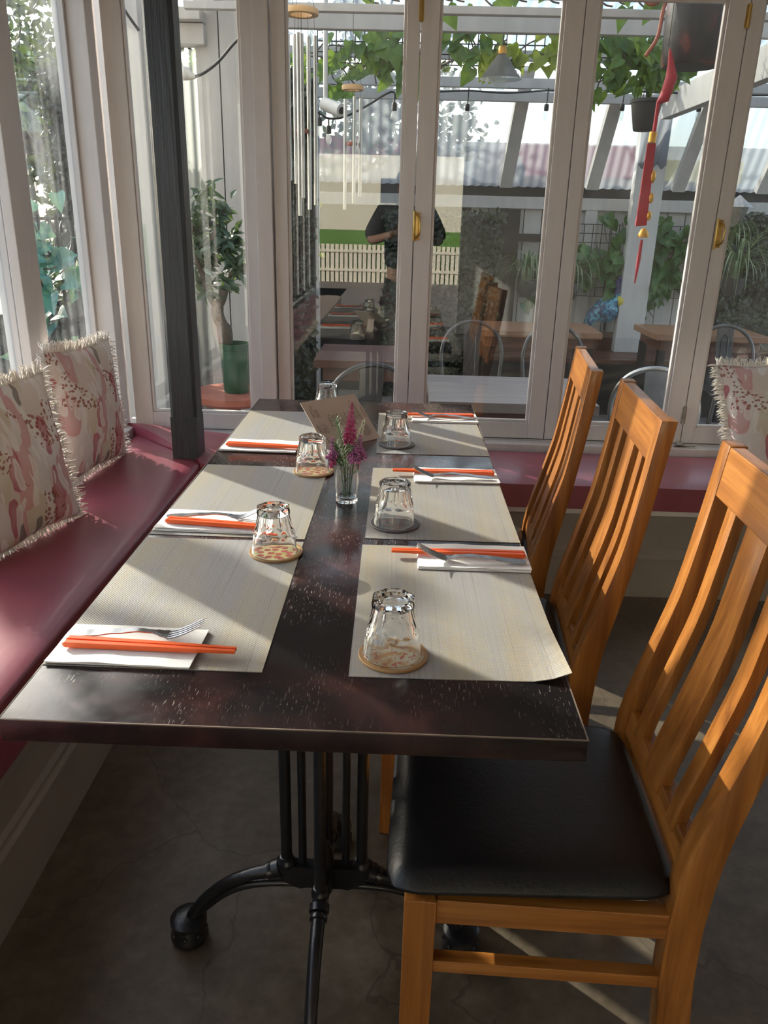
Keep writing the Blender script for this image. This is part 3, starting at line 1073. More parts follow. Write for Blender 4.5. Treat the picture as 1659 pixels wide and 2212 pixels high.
def curved_slat(mb, y0, y1, z0, z1, front_off, thick, n=14):
    """upright that follows the bent back; front_off from the back profile"""
    vs = []
    for i in range(n + 1):
        z = z0 + (z1 - z0) * i / n
        xb = prof_x(z)
        d = front_off(z)
        t = thick(z)
        vs += [(xb - d, y0, z), (xb - d, y1, z), (xb - d + t, y1, z), (xb - d + t, y0, z)]
    fs = [(3, 2, 1, 0), tuple(n * 4 + k for k in range(4))]
    for i in range(n):
        o = i * 4
        for k in range(4):
            fs.append((o + k, o + (k + 1) % 4, o + 4 + (k + 1) % 4, o + 4 + k))
    return mb.add(vs, fs)


def make_chair(label):
    t = thing('dining_chair', label, 'chair', (0.48, 0.2975, 0), group='honey timber chairs along the right of the table')
    HW = 0.2075
    for s in (-1, 1):
        y0, y1 = (-HW, -HW + 0.040) if s < 0 else (HW - 0.040, HW)
        curved_slat(MB(), y0, y1, 0.0, 1.0, depth_z, depth_z, 22).build('back_post', 'wood', t, bevel=0.003, smooth=35)
        MB().box((0.030, y0, 0), (0.078, y1, 0.392)).build('front_leg', 'wood', t, bevel=0.003)
        MB().box((0.078, y0 + s * 0 + 0.006, 0.345), (0.420, y0 + 0.032, 0.390)).build('seat_rail', 'wood_x', t, bevel=0.0015)
        MB().box((0.078, y0 + 0.008, 0.243), (0.424, y0 + 0.030, 0.266)).build('stretcher', 'wood_x', t, bevel=0.0015)
    MB().box((0.036, -HW + 0.040, 0.345), (0.062, HW - 0.040, 0.390)).build('seat_rail', 'wood_y', t, bevel=0.0015)
    MB().box((0.425, -HW + 0.040, 0.345), (0.455, HW - 0.040, 0.390)).build('seat_rail', 'wood_y', t, bevel=0.0015)
    MB().box((0.432, -HW + 0.040, 0.285), (0.452, HW - 0.040, 0.31)).build('stretcher', 'wood_y', t, bevel=0.0015)
    curved_slat(MB(), -HW + 0.040, HW - 0.040, 0.915, 0.998, lambda z: depth_z(z) - 0.001, lambda z: depth_z(z) - 0.006, 4).build('top_rail', 'wood_y', t, bevel=0.002)
    curved_slat(MB(), -HW + 0.040, HW - 0.040, 0.44, 0.49, lambda z: depth_z(z) - 0.008, lambda z: 0.026, 3).build('lower_rail', 'wood_y', t, bevel=0.002)
    for c, wd in ((-0.103, 0.036), (0.0, 0.076), (0.103, 0.036)):
        curved_slat(MB(), c - wd / 2, c + wd / 2, 0.47, 0.918, lambda z: depth_z(z) - 0.006, lambda z: 0.018, 16).build('slat', 'wood', t, bevel=0.002, smooth=35)
    # upholstered seat: domed pad, rounded edges, tapering to the back
    mb = MB()
    nx, ny = 22, 22
    vs = []

    def edge(u):
        return 1 - abs(2 * u - 1) ** 7
    for top in (1, 0):
        for j in range(ny + 1):
            for i in range(nx + 1):
                u, v = i / nx, j / ny
                hw = 0.222 - 0.024 * u
                x = 0.0 + 0.432 * u
                y = (2 * v - 1) * hw
                # round the four corners
                ex, ey = abs(2 * u - 1), abs(2 * v - 1)
                k = max(0, ex + ey - 1.80) / 0.20
                x += (0.012 if u < 0.5 else -0.012) * k
                y += (0.012 if v < 0.5 else -0.012) * k
                h = (edge(u) * edge(v)) ** 0.4
                z = 0.392 + (0.026 + 0.036 * h if top else 0.024 * (1 - h))
                if top:
                    z += 0.003 * noise.noise(Vector((x * 7, y * 7, 1)))
                vs.append((x, y, z))
    W = nx + 1
    n = W * (ny + 1)
    fs = []
    for j in range(ny):
        for i in range(nx):
            a = j * W + i
            fs.append((a, a + 1, a + W + 1, a + W))
            fs.append((n + a, n + a + W, n + a + W + 1, n + a + 1))
    rim = list(range(W)) + [j * W + nx for j in range(1, ny + 1)] + [ny * W + i for i in range(nx - 1, -1, -1)] + [j * W for j in range(ny - 1, 0, -1)]
    for a, b in zip(rim, rim[1:] + rim[:1]):
        fs.append((a, n + a, n + b, b))
    mb.add(vs, fs)
    mb.build('seat', 'leather', t, smooth=60, subsurf=1)
    return t


ch = make_chair('honey timber slat-back chair with black seat, nearest of the row along the table')
ch.location = (0.484, 0.2975, 0)
ch.rotation_euler = (0, 0, math.radians(-2))
dup(ch, (0.445, 0.8525, 0), math.radians(-4.2), 'honey timber slat-back chair in the middle of the row along the table')
dup(ch, (0.435, 1.3625, 0), math.radians(-6.3), 'honey timber slat-back chair closest to the back bench in the row along the table')

# ================================================================ table setting
MT = TT + 0.0014      # top of a mat
SIDE = {'L': 'left', 'R': 'right'}


def mat_mesh(curl):
    nx, ny = 12, 18
    mb = MB()

    def fn(u, v):
        x, y = (u - 0.5) * 0.300, (v - 0.5) * 0.456
        return (x, y, 0.0014 + curl * max(0, u - 0.8) ** 2 * max(0, 0.35 - v) * 2.2)
    o = cushion_slab(nx, ny, fn, 0.0012)
    o.v = [p if i % 1 == 0 else p for i, p in enumerate(o.v)]
    return o


mats = {}
MLAB = {('L', 0): 'woven silver-gold placemat at the table end nearest the viewer, bench side',
        ('L', 1): 'woven placemat in the middle of the bench side of the table',
        ('L', 2): 'woven placemat partly under the kraft menu card on the bench side',
        ('R', 0): 'woven placemat at the near table end on the chair side, one corner curling up',
        ('R', 1): 'woven placemat in the middle of the chair side of the table',
        ('R', 2): 'woven placemat at the window end of the table, chair side'}
MPOS = {('L', 0): (0.152, 0.351, 0.0), ('L', 1): (0.154, 0.822, -0.008), ('L', 2): (0.154, 1.405, 0.004),
        ('R', 0): (0.567, 0.350, 0.012), ('R', 1): (0.566, 0.838, 0.006), ('R', 2): (0.563, 1.425, 0.016)}
for kk, (x, y, a) in MPOS.items():
    o = mat_mesh(0.5 if kk == ('R', 0) else 0.0).build('placemat', 'mat')
    o.location = (x, y, TT)
    o.rotation_euler = (0, 0, a)
    tag(o, MLAB[kk], 'placemat', 'six woven placemats on the table')

# napkins folded into oblongs


def napkin_mesh(seed):
    mb = MB()
    for lay in range(3):
        z0 = 0.0002 + lay * 0.0018

        def fn(u, v, z0=z0, lay=lay):
            x, y = (u - 0.5) * 0.200, (v - 0.5) * 0.104
            return (x + 0.001 * lay, y + 0.0015 * lay * (1 if seed % 2 else -1), z0 + 0.0016 + 0.0011 * lay * noise.noise(Vector((x * 18 + seed, y * 20, lay * 3.0))) + 0.0006)
        c = cushion_slab(14, 8, fn, 0.0013)
        mb.add(c.v, c.f)
    return mb


NP = {('L', 0): (0.1035, 0.176, -0.02), ('L', 1): (0.104, 0.660, -0.02), ('L', 2): (0.108, 1.221, -0.03),
      ('R', 0): (0.617, 0.523, 0.0), ('R', 1): (0.614, 1.012, 0.03), ('R', 2): (0.613, 1.590, 0.012)}
NLAB = {('L', 0): 'white paper napkin under a fork and chopsticks, nearest the viewer on the bench side',
        ('L', 1): 'white folded paper napkin behind the tumbler with the pepperoni coaster, middle of the bench side',
        ('L', 2): 'white paper napkin with only chopsticks on it, beside the menu card',
        ('R', 0): 'white folded paper napkin on the nearest placemat of the chair side',
        ('R', 1): 'white folded paper napkin on the middle placemat of the chair side',
        ('R', 2): 'white folded paper napkin at the window end, chair side'}
for i, (kk, (x, y, a)) in enumerate(NP.items()):
    o = napkin_mesh(i).build('napkin', 'napkin', smooth=50)
    o.location = (x, y, MT)
    o.rotation_euler = (0, 0, a)
    tag(o, NLAB[kk], 'napkin', 'white napkins at the place settings')
NT = MT + 0.0075

# chopsticks: square tapering orange sticks, two to a setting
stick = None
CS = {('L', 0): ((0.016, 0.166), (0.260, 0.157)), ('L', 1): ((0.022, 0.644), (0.266, 0.616)), ('L', 2): ((0.020, 1.204), (0.264, 1.186)),
      ('R', 0): ((0.714, 0.527), (0.470, 0.527)), ('R', 1): ((0.708, 1.016), (0.464, 1.015)), ('R', 2): ((0.706, 1.603), (0.462, 1.594))}
CWORD = {('L', 0): 'beside the fork nearest the viewer, bench side', ('L', 1): 'on the middle napkin of the bench side', ('L', 2): 'on the napkin beside the menu card',
         ('R', 0): 'on the nearest napkin of the chair side', ('R', 1): 'on the middle napkin of the chair side', ('R', 2): 'on the napkin at the window end, chair side'}
for kk, (a, b) in CS.items():
    A, B = Vector((a[0], a[1], 0)), Vector((b[0], b[1], 0))
    d = (B - A).normalized()
    sd = Vector((-d.y, d.x, 0))
    for s in (-1, 1):
        if stick is None:
            mb = MB()
            vs = []
            for x, r in ((0, 0.0022), (0.004, 0.0042), (0.12, 0.0039), (0.244, 0.0024)):
                vs += [(x, -r, -r), (x, r, -r), (x, r, r), (x, -r, r)]
            fs = [(3, 2, 1, 0), (12, 13, 14, 15)]
            for i in range(3):
                o4 = i * 4
                for q in range(4):
                    fs.append((o4 + q, o4 + (q + 1) % 4, o4 + 4 + (q + 1) % 4, o4 + 4 + q))
            stick = mb.add(vs, fs).build('chopstick', 'orange', bevel=0.0006)
            o = stick
        else:
            o = stick.copy()
            COL.objects.link(o)
        o.location = (A.x + sd.x * s * 0.0062, A.y + sd.y * s * 0.0062, NT + 0.0044)
        o.rotation_euler = (0, 0.0, math.atan2(d.y, d.x) - s * 0.010)
        near = (sd.y * s) < 0
        tag(o, 'orange chopstick %s, %s of the pair' % (CWORD[kk], 'nearer' if near else 'farther'), 'chopstick', 'orange chopsticks')


def make_fork():
    t = thing('fork', 'fork', 'fork', group='steel forks')
    L = 0.198
    # rise of the spine along the length (handle end at x = 0)
    spine = [(0.0, 0.0026), (0.03, 0.0045), (0.07, 0.0085), (0.10, 0.0110), (0.120, 0.0095), (0.135, 0.0045), (0.146, 0.0030)]
    wid = [0.0095, 0.0090, 0.0068, 0.0050, 0.0044, 0.0085, 0.0122]

    def sp(x):
        for (a, za), (b, zb) in zip(spine, spine[1:]):
            if a <= x <= b:
                u = (x - a) / (b - a)
                u = u * u * (3 - 2 * u)
                return za + (zb - za) * u
        return spine[-1][1]

    def wd(x):
        xs = [s[0] for s in spine]
        for i in range(len(xs) - 1):
            if xs[i] <= x <= xs[i + 1]:
                u = (x - xs[i]) / (xs[i + 1] - xs[i])
                u = u * u * (3 - 2 * u)
                return wid[i] + (wid[i + 1] - wid[i]) * u
        return wid[-1]
    mb = MB()
    vs = []
    n = 40
    for i in range(n + 1):
        x = 0.146 * i / n
        ww = wd(x) * (min(1, (i + 0.6) / 2.2) if i < 3 else 1)
        z = sp(x)
        th = 0.0020
        cup = 0.0016 if x > 0.125 else 0.0
        vs += [(x, -ww, z + cup), (x, 0, z - cup * 0.2), (x, ww, z + cup), (x, ww, z - th + cup), (x, 0, z - th - cup * 0.2), (x, -ww, z - th + cup)]
    fs = [(5, 4, 3, 2, 1, 0), tuple(n * 6 + q for q in range(6))]
    for i in range(n):
        o = i * 6
        for q in range(6):
            fs.append((o + q, o + (q + 1) % 6, o + 6 + (q + 1) % 6, o + 6 + q))
    mb.add(vs, fs)
    mb.build('handle', 'steel', t, smooth=50)
    tn = MB()
    for k in range(4):
        yc = (k - 1.5) * 0.0068
        path = []
        for i in range(9):
            u = i / 8
            path.append((0.143 + 0.054 * u, yc * (1 + 0.04 * u), 0.0032 + 0.0245 * u ** 1.35))
        tn.tube(path, [0.0018, 0.0017, 0.0016, 0.0015, 0.0014, 0.0013, 0.0012, 0.0010, 0.0005], 6)
    tn.build('tines', 'steel', t, smooth=60)
    return t


fk = make_fork()
FLAB = {('L', 0): 'steel fork with upturned tines, nearest the viewer, bench side', ('L', 1): 'steel fork half hidden by the tumbler, middle of the bench side',
        ('R', 0): 'steel fork on the nearest napkin of the chair side', ('R', 1): 'steel fork on the middle napkin of the chair side', ('R', 2): 'steel fork at the window end, chair side'}
FPOS = {('L', 0): (0.013, 0.190, 0.02), ('L', 1): (0.016, 0.667, 0.0), ('R', 0): (0.712, 0.497, PI - 0.02), ('R', 1): (0.704, 0.981, PI), ('R', 2): (0.709, 1.576, PI)}
for i, (kk, (x, y, a)) in enumerate(FPOS.items()):
    if i == 0:
        fk.location = (x, y, NT + 0.001)
        fk.rotation_euler = (0, 0, a)
        fk['label'] = FLAB[kk]
    else:
        dup(fk, (x, y, NT + 0.001), a, FLAB[kk])

# coasters and upturned faceted tumblers
GP = [(0.477, 0.178, 'cheese', 'upturned faceted tumbler nearest the viewer, on the chair side'),
      (0.256, 0.520, 'pepperoni', 'upturned faceted tumbler on the pepperoni coaster between the two near bench-side mats'),
      (0.472, 0.685, 'dark', 'upturned faceted tumbler on the middle placemat of the chair side'),
      (0.270, 1.010, 'pepperoni', 'upturned faceted tumbler just left of the flower vase'),
      (0.468, 1.280, 'dark', 'upturned faceted tumbler beside the right edge of the menu card'),
      (0.245, 1.640, 'dark', 'upturned faceted tumbler hidden up to its base behind the menu card')]


def tumbler():
    mb = MB()
    NF = 8
    seg = NF * 8
    # outside from the rim (bottom) up to the foot, r and facet strength
    outer = [(0.0408, 0.0, 0), (0.0412, 0.0012, 0), (0.0402, 0.012, 0), (0.0388, 0.026, 0), (0.0382, 0.034, 0.0), (0.0382, 0.037, 0.5), (0.0378, 0.040, 1), (0.0366, 0.0445, 1), (0.0344, 0.056, 1), (0.0322, 0.068, 1), (0.0306, 0.0755, 1), (0.0314, 0.0785, 1.0), (0.0317, 0.083, 1.0), (0.0308, 0.0868, 0.9), (0.0276, 0.088, 0.5)]
    top = [(0.0232, 0.0876, 0), (0.0215, 0.0855, 0), (0.012, 0.0848, 0)]
    inner = [(0.0, 0.0735, 0), (0.012, 0.0733, 0), (0.0215, 0.0715, 0), (0.0226, 0.066, 0), (0.0248, 0.056, 0), (0.0280, 0.045, 0), (0.0332, 0.034, 0), (0.0366, 0.020, 0), (0.0384, 0.004, 0), (0.0391, 0.0003, 0)]
    vs = []

    def ring(r, z, f):
        o = len(vs)
        for k in range(seg):
            a = 2 * PI * k / seg
            w_ = 2 * PI / NF
            ph = (a % w_) - w_ / 2
            # flat facet, with the lower edge of each facet scalloped
            ff = f
            if 0.036 < z < 0.046:
                ff = f * max(0, min(1, (z - 0.034 - 0.010 * (abs(ph) / (w_ / 2)) ** 2 * 1.0) / 0.006))
            rr = r * ((1 - ff) + ff * (math.cos(w_ / 2) / math.cos(ph)) * 1.005)
            vs.append((rr * math.cos(a), rr * math.sin(a), z))
        return o
    fs = []
    rings = [ring(*p) for p in outer + top]
    for a, b in zip(rings, rings[1:]):
        for k in range(seg):
            k2 = (k + 1) % seg
            fs.append((a + k, a + k2, b + k2, b + k))
    ctop = len(vs)
    vs.append((0, 0, 0.0846))
    for k in range(seg):
        fs.append((rings[-1] + k, rings[-1] + (k + 1) % seg, ctop))
    ci = len(vs)
    vs.append((0, 0, 0.0735))
    ir = [ring(*p) for p in inner[1:]]
    for k in range(seg):
        fs.append((ir[0] + (k + 1) % seg, ir[0] + k, ci))
    for a, b in zip(ir, ir[1:]):
        for k in range(seg):
            k2 = (k + 1) % seg
            fs.append((a + k2, a + k, b + k, b + k2))
    for k in range(seg):
        k2 = (k + 1) % seg
        fs.append((ir[-1] + k2, ir[-1] + k, rings[0] + k, rings[0] + k2))
    return mb.add(vs, fs)


tum = None
for i, (x, y, kind, lab) in enumerate(GP):
    o = MB().lathe([(0.0, 0), (0.0485, 0), (0.0492, 0.0012), (0.0492, 0.0030), (0.0485, 0.0040), (0.0, 0.0040)], 48).build('coaster', {'cheese': 'cheese', 'pepperoni': 'pepperoni', 'dark': 'shaded_coaster'}[kind], smooth=40)
    onmat = True
    oy = 0.006 if i in (1, 3) else 0.0
    o.location = (x + 0.002, y + oy, MT + 0.0003)
    o.rotation_euler = (0, 0, i * 1.3)
    tag(o, {'cheese': 'round coaster printed like a cheese pizza under the nearest tumbler', 'pepperoni': ['', 'round pepperoni-print coaster under the tumbler on the bench side, front', '', 'round pepperoni-print coaster just left of the flower vase'][i % 4],
            'dark': {2: 'shade-coloured round coaster under the middle tumbler of the chair side', 4: 'shade-coloured round coaster under the tumbler right of the menu card', 5: 'shade-coloured round coaster under the tumbler behind the menu card'}.get(i)}[kind], 'coaster', 'round coasters under the tumblers')
    if tum is None:
        tum = tumbler().build('tumbler', 'glass', smooth=22)
        g = tum
    else:
        g = tum.copy()
        COL.objects.link(g)
    g.location = (x, y, MT + 0.0046)
    g.rotation_euler = (0, 0, 0.35 + i * 0.21)
    tag(g, lab, 'glass', 'upturned tumblers')

# bud vase with artificial sprigs
VX, VY = 0.367, 0.820
vz = MB().lathe([(0.0, 0.0), (0.0225, 0.0), (0.0238, 0.0015), (0.0242, 0.010), (0.0258, 0.050), (0.0272, 0.0865), (0.0270, 0.0880), (0.0258, 0.0880), (0.0254, 0.0865), (0.0238, 0.050), (0.0222, 0.012), (0.0195, 0.0095), (0.0, 0.0090)], 40)
v = vz.build('bud_vase', 'glass', smooth=40)
v.location = (VX, VY, TT + 0.0006)
tag(v, 'small clear glass tumbler vase holding artificial sprigs in the table centre', 'vase')


def spike(name, label, path, kind, blossoms, mat, size, leafmat='sprig', leaves=26, lsize=0.017, l0=0.25, l1=0.8):
    base = Vector(path[0])
    t = thing(name, label, 'flower', base, group='artificial sprigs in the vase')
    pts = [p - base for p in smooth_path(path, 6)]
    MB().tube(pts, [0.0011] * len(pts), 5).build('stem', 'sprig', t)
    n = len(pts) - 1

    def ev(u):
        i = min(n - 1, int(u * n))
        f = u * n - i
        return pts[i].lerp(pts[i + 1], f), (pts[i + 1] - pts[i]).normalized()
    if leaves:
        lm = MB()
        for k in range(leaves):
            u = l0 + (l1 - l0) * k / leaves
            p, d = ev(u)
            a = k * 2.4
            s = d.orthogonal().normalized()
            s = Matrix.Rotation(a, 3, d) @ s
            dirn = (s * 0.75 + d * 0.75).normalized()
            lm.leaf(p, dirn, d, lsize * R(0.9, 1.35), lsize * 0.32, 'lance')
        lm.build('leaves', leafmat, t)
    if blossoms:
        bm_ = MB()
        u0 = blossoms[0]
        for k in range(blossoms[1]):
            q = k / blossoms[1]
            u = u0 + (1 - u0) * q
            p, d = ev(min(u, 0.999))
            a = k * 2.39996
            s = Matrix.Rotation(a, 3, d) @ d.orthogonal().normalized()
            rad = size * (1 - q) ** 0.75 + 0.0016
            dirn = (s + d * (0.4 + q)).normalized()
            for w2 in range(2):
                jit = Vector((R(-1, 1), R(-1, 1), R(-1, 1))) * 0.7
                bm_.leaf(p + s * rad * R(0.1, 0.45), (dirn + jit).normalized(), d, max(0.0036, rad * R(0.55, 0.9)), max(0.0020, rad * 0.32), 'blade', fold=0.5)
            bm_.ball(p + s * rad * R(0.5, 0.85), max(0.0010, rad * 0.12), 5, 3)
        bm_.build('blossom', mat, t)
    return t


zb = TT + 0.012
spike('artificial_lavender', 'tall magenta and purple flower spike rising from the vase centre', [(VX, VY, zb), (VX + 0.002, VY - 0.002, 0.84), (VX + 0.006, VY - 0.003, 0.90), (VX + 0.0095, VY, 0.968)], 's', (0.56, 130), 'magenta', 0.0175, leaves=20, l0=0.35, l1=0.6)
spike('artificial_lavender', 'slim ivory flower spike to the right in the vase', [(VX + 0.004, VY, zb), (VX + 0.010, VY - 0.005, 0.84), (VX + 0.022, VY - 0.004, 0.885), (VX + 0.036, VY - 0.002, 0.934)], 's', (0.60, 90), 'ivory', 0.0115, leaves=16, l0=0.35, l1=0.62)
spike('artificial_sprig', 'pale green leafy sprig leaning left in the vase', [(VX - 0.004, VY, zb), (VX - 0.003, VY - 0.006, 0.84), (VX - 0.012, VY - 0.008, 0.89), (VX - 0.023, VY - 0.006, 0.933)], 's', None, 'sprig', 0, leafmat='pale_sprig', leaves=64, lsize=0.014, l0=0.25, l1=1.0)
spike('artificial_sprig', 'short green leafy sprig in the middle of the vase', [(VX - 0.003, VY - 0.006, zb), (VX - 0.006, VY - 0.010, 0.83), (VX - 0.016, VY - 0.014, 0.86), (VX - 0.024, VY - 0.016, 0.885)], 's', None, 'sprig', 0, leaves=58, lsize=0.016, l0=0.15, l1=1.0)
spike('artificial_lavender', 'purple flower spike standing at the left of the vase', [(VX - 0.006, VY, zb), (VX - 0.014, VY - 0.008, 0.832), (VX - 0.028, VY - 0.012, 0.855), (VX - 0.032, VY - 0.012, 0.895)], 's', (0.62, 80), 'purple', 0.0115, leaves=10, l0=0.4, l1=0.6)
spike('artificial_lavender', 'magenta blossom drooping over the left rim of the vase', [(VX - 0.006, VY - 0.004, zb), (VX - 0.014, VY - 0.010, 0.838), (VX - 0.028, VY - 0.015, 0.856), (VX - 0.044, VY - 0.018, 0.852)], 's', (0.55, 80), 'purple', 0.0140, leaves=10, l0=0.3, l1=0.55)
spike('artificial_lavender', 'small pink blossom hanging lowest at the left of the vase', [(VX - 0.004, VY - 0.006, zb), (VX - 0.014, VY - 0.014, 0.834), (VX - 0.026, VY - 0.020, 0.848), (VX - 0.034, VY - 0.024, 0.832)], 's', (0.66, 50), 'magenta', 0.0105, leaves=0)
spike('artificial_lavender', 'bushy purple blossom at the right of the vase', [(VX + 0.006, VY - 0.004, zb), (VX + 0.014, VY - 0.008, 0.838), (VX + 0.022, VY - 0.011, 0.862), (VX + 0.030, VY - 0.012, 0.902)], 's', (0.40, 120), 'purple', 0.0190, leaves=0)
spike('artificial_lavender', 'purple blossom arching down at the far right of the vase', [(VX + 0.006, VY - 0.006, zb), (VX + 0.016, VY - 0.012, 0.840), (VX + 0.028, VY - 0.015, 0.866), (VX + 0.042, VY - 0.016, 0.853)], 's', (0.58, 70), 'purple', 0.0140, leaves=18, l0=0.2, l1=0.55)

# menu: a folded card standing as a tent
BL, BRr = Vector((0.285, 1.215, TT + 0.001)), Vector((0.424, 1.350, TT + 0.001))
e1 = (BRr - BL).normalized()
nn = Vector((-e1.y, e1.x, 0))
e2 = (nn * 0.115 + Vector((0, 0, 0.106))).normalized()
MW, MH = (BRr - BL).length, 0.1565
mroot = thing('menu_card', 'kraft menu card with rows of small print propped up behind the vase', 'menu', BL)


def panel(o, u, v_, wdt, hgt, name, mat, parent, th=0.0012):
    nrm = u.cross(v_).normalized()
    mb = MB()
    c = [o, o + u * wdt, o + u * wdt + v_ * hgt, o + v_ * hgt]
    vs = c + [p - nrm * th for p in c]
    mb.add(vs, [(0, 1, 2, 3), (7, 6, 5, 4), (0, 4, 5, 1), (1, 5, 6, 2), (2, 6, 7, 3), (3, 7, 4, 0)])
    return mb.build(name, mat, parent)


panel(Vector((0, 0, 0)), e1, e2, MW, MH, 'card', 'cream_card', mroot, 0.0022)
st_m = MB()
tq = e1 * (MW * 0.5) + e2 * (MH * 0.62)
st_m.beam(tq + nn * 0.003, Vector((tq.x, tq.y, 0.0)) + nn * 0.012, 0.05, 0.002)
st_m.build('prop', 'cream_card', mroot)
nrm = e1.cross(e2).normalized()
ink = MB()
rnd = random.Random(3)


def line(mb, u, v0, v1, wdt=0.0011):
    """one line of print, running up the card"""
    a = e1 * u + e2 * v0 + nrm * 0.0002
    b = e1 * u + e2 * v1 + nrm * 0.0002
    mb.add([a - e1 * wdt / 2, a + e1 * wdt / 2, b + e1 * wdt / 2, b - e1 * wdt / 2], [(0, 1, 2, 3)])


def words_line(mb, u, v0, v1, wdt):
    v_ = v0
    while v_ < v1 - 0.003:
        L = rnd.uniform(0.003, 0.009)
        line(mb, u, v_, min(v1, v_ + L), wdt)
        v_ += L + 0.0012


for u0, n, v0, v1 in ((0.016, 6, 0.098, 0.145), (0.012, 7, 0.045, 0.082), (0.020, 6, 0.010, 0.038), (0.060, 9, 0.060, 0.110), (0.066, 8, 0.015, 0.05), (0.104, 10, 0.055, 0.112), (0.150, 6, 0.070, 0.140), (0.148, 7, 0.015, 0.06)):
    for k in range(n):
        words_line(ink, u0 + k * 0.0044, v0 + rnd.uniform(0, 0.006), v1 - rnd.uniform(0, 0.022), 0.0011 if k % 4 else 0.0018)
ink.build('printed_text', 'ink', mroot)
rink = MB()
words_line(rink, 0.186, 0.075, 0.112, 0.0022)
rink.build('printed_heading', 'red_ink', mroot)


# ================================================================ scatter cushions
def pillow(label, loc, rot, seed, S=0.43, T=0.115):
    t = thing('cushion', label, 'cushion', loc, group='floral fringed cushions')
    t.rotation_mode = 'XYZ'
    t.rotation_euler = rot
    n = 22
    mb = MB()
    vs = []

    def shape(u, v_, sgn):
        # pinched sides, plump middle; local x is the thickness, y across, z up
        a, b = 2 * u - 1, 2 * v_ - 1
        pin = 1 - 0.075 * (1 - b * b) * abs(a) ** 3
        pin2 = 1 - 0.075 * (1 - a * a) * abs(b) ** 3
        h = ((1 - a * a) ** 0.55 * (1 - b * b) ** 0.55)
        wr = 0.012 * noise.noise(Vector((a * 2.2 + seed, b * 2.2, sgn * 4 + seed))) * (0.3 + h)
        return Vector((sgn * (T / 2 * h) + wr * 0.8, a * S / 2 * pin, b * S / 2 * pin2 + 0.010 * noise.noise(Vector((a * 1.7, seed, 2)))))
    for sgn in (1, -1):
        for j in range(n + 1):
            for i in range(n + 1):
                vs.append(shape(i / n, j / n, sgn))
    W = n + 1
    N2 = W * W
    fs = []
    for j in range(n):
        for i in range(n):
            a = j * W + i
            fs.append((a, a + 1, a + W + 1, a + W))
            fs.append((N2 + a, N2 + a + W, N2 + a + W + 1, N2 + a + 1))
    mb.add(vs, fs)
    o = mb.build('cover', 'floral', t, smooth=70)
    bm = bmesh.new()
    bm.from_mesh(o.data)
    bmesh.ops.remove_doubles(bm, verts=bm.verts, dist=0.0015)
    bmesh.ops.recalc_face_normals(bm, faces=bm.faces)
    bm.to_mesh(o.data)
    bm.free()
    fr = MB()
    rr = random.Random(seed)
    m = 190
    for side in range(4):
        for k in range(m):
            u = (k + rr.random()) / m
            if side == 0:
                p, d = shape(u, 0, 1), Vector((0, 0, -1))
            elif side == 1:
                p, d = shape(u, 1, 1), Vector((0, 0, 1))
            elif side == 2:
                p, d = shape(0, u, 1), Vector((0, -1, 0))
            else:
                p, d = shape(1, u, 1), Vector((0, 1, 0))
            d = (d + Vector((rr.uniform(-0.5, 0.5), rr.uniform(-0.35, 0.35), rr.uniform(-0.35, 0.35)))).normalized()
            L = rr.uniform(0.024, 0.042)
            if d.z < -0.4:
                L *= 0.5
            mid = p + d * L * 0.6 + Vector((rr.uniform(-0.005, 0.005), rr.uniform(-0.004, 0.004), 0))
            end = p + d * L + Vector((rr.uniform(-0.006, 0.006), 0, -0.004))
            fr.tube([p - d * 0.004, mid, end], [0.0022, 0.0019, 0.0010], 4, caps=False)
    fr.build('fringe', 'fringe', t, smooth=80)
    return t


pillow('floral fringed cushion against the left windows, closer to the black post', (-0.582, 1.800, LB + 0.218), (-0.04, math.radians(-5), math.radians(-6)), 3)
pillow('floral fringed cushion against the left windows, cut by the photo edge', (-0.545, 1.150, LB + 0.214), (0.02, math.radians(-9), math.radians(-15)), 11)
pillow('floral fringed cushion leaning on the back windows behind the chairs', (1.945, 2.215, BH + 0.205), (math.radians(6), math.radians(-26), math.radians(-90)), 23, S=0.44)

# ================================================================ courtyard beyond the back windows
struct(MB().box((-0.62, YW + 0.08, GZ - 0.1), (6.0, 6.8, GZ)).build('floor_courtyard', 'paving'))
FYY = 6.3
rt = at(1200, 427, 1, FYY).z
rb = at(1200, 453, 1, FYY).z
fx0, fx1 = 1.02, 4.6
fe = thing('board_fence', 'white painted vertical board fence with top rail at the back of the courtyard', 'fence', (fx0, FYY, GZ))
bo = MB()
x = 0.0
while fx0 + x < fx1:
    bo.box((x, 0.0, 0.02), (x + 0.142, 0.02, rb - GZ + 0.02))
    x += 0.15
bo.build('boards', 'outdoor_white', fe)
MB().box((-2.2, -0.05, rb - GZ), (fx1 - fx0, 0.03, rt - GZ)).build('top_rail', 'outdoor_white', fe, bevel=0.004)
for fx in (0.95, 2.75):
    MB().box((fx, -0.045, 0), (fx + 0.10, 0.0, rb - GZ)).build('post', 'outdoor_white', fe, bevel=0.004)
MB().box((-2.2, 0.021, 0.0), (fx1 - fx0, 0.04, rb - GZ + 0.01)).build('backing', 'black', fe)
MB().box((-2.2, -0.02, rt - GZ), (fx1 - fx0, 0.03, rt - GZ + 0.10)).build('capping', 'black', fe)

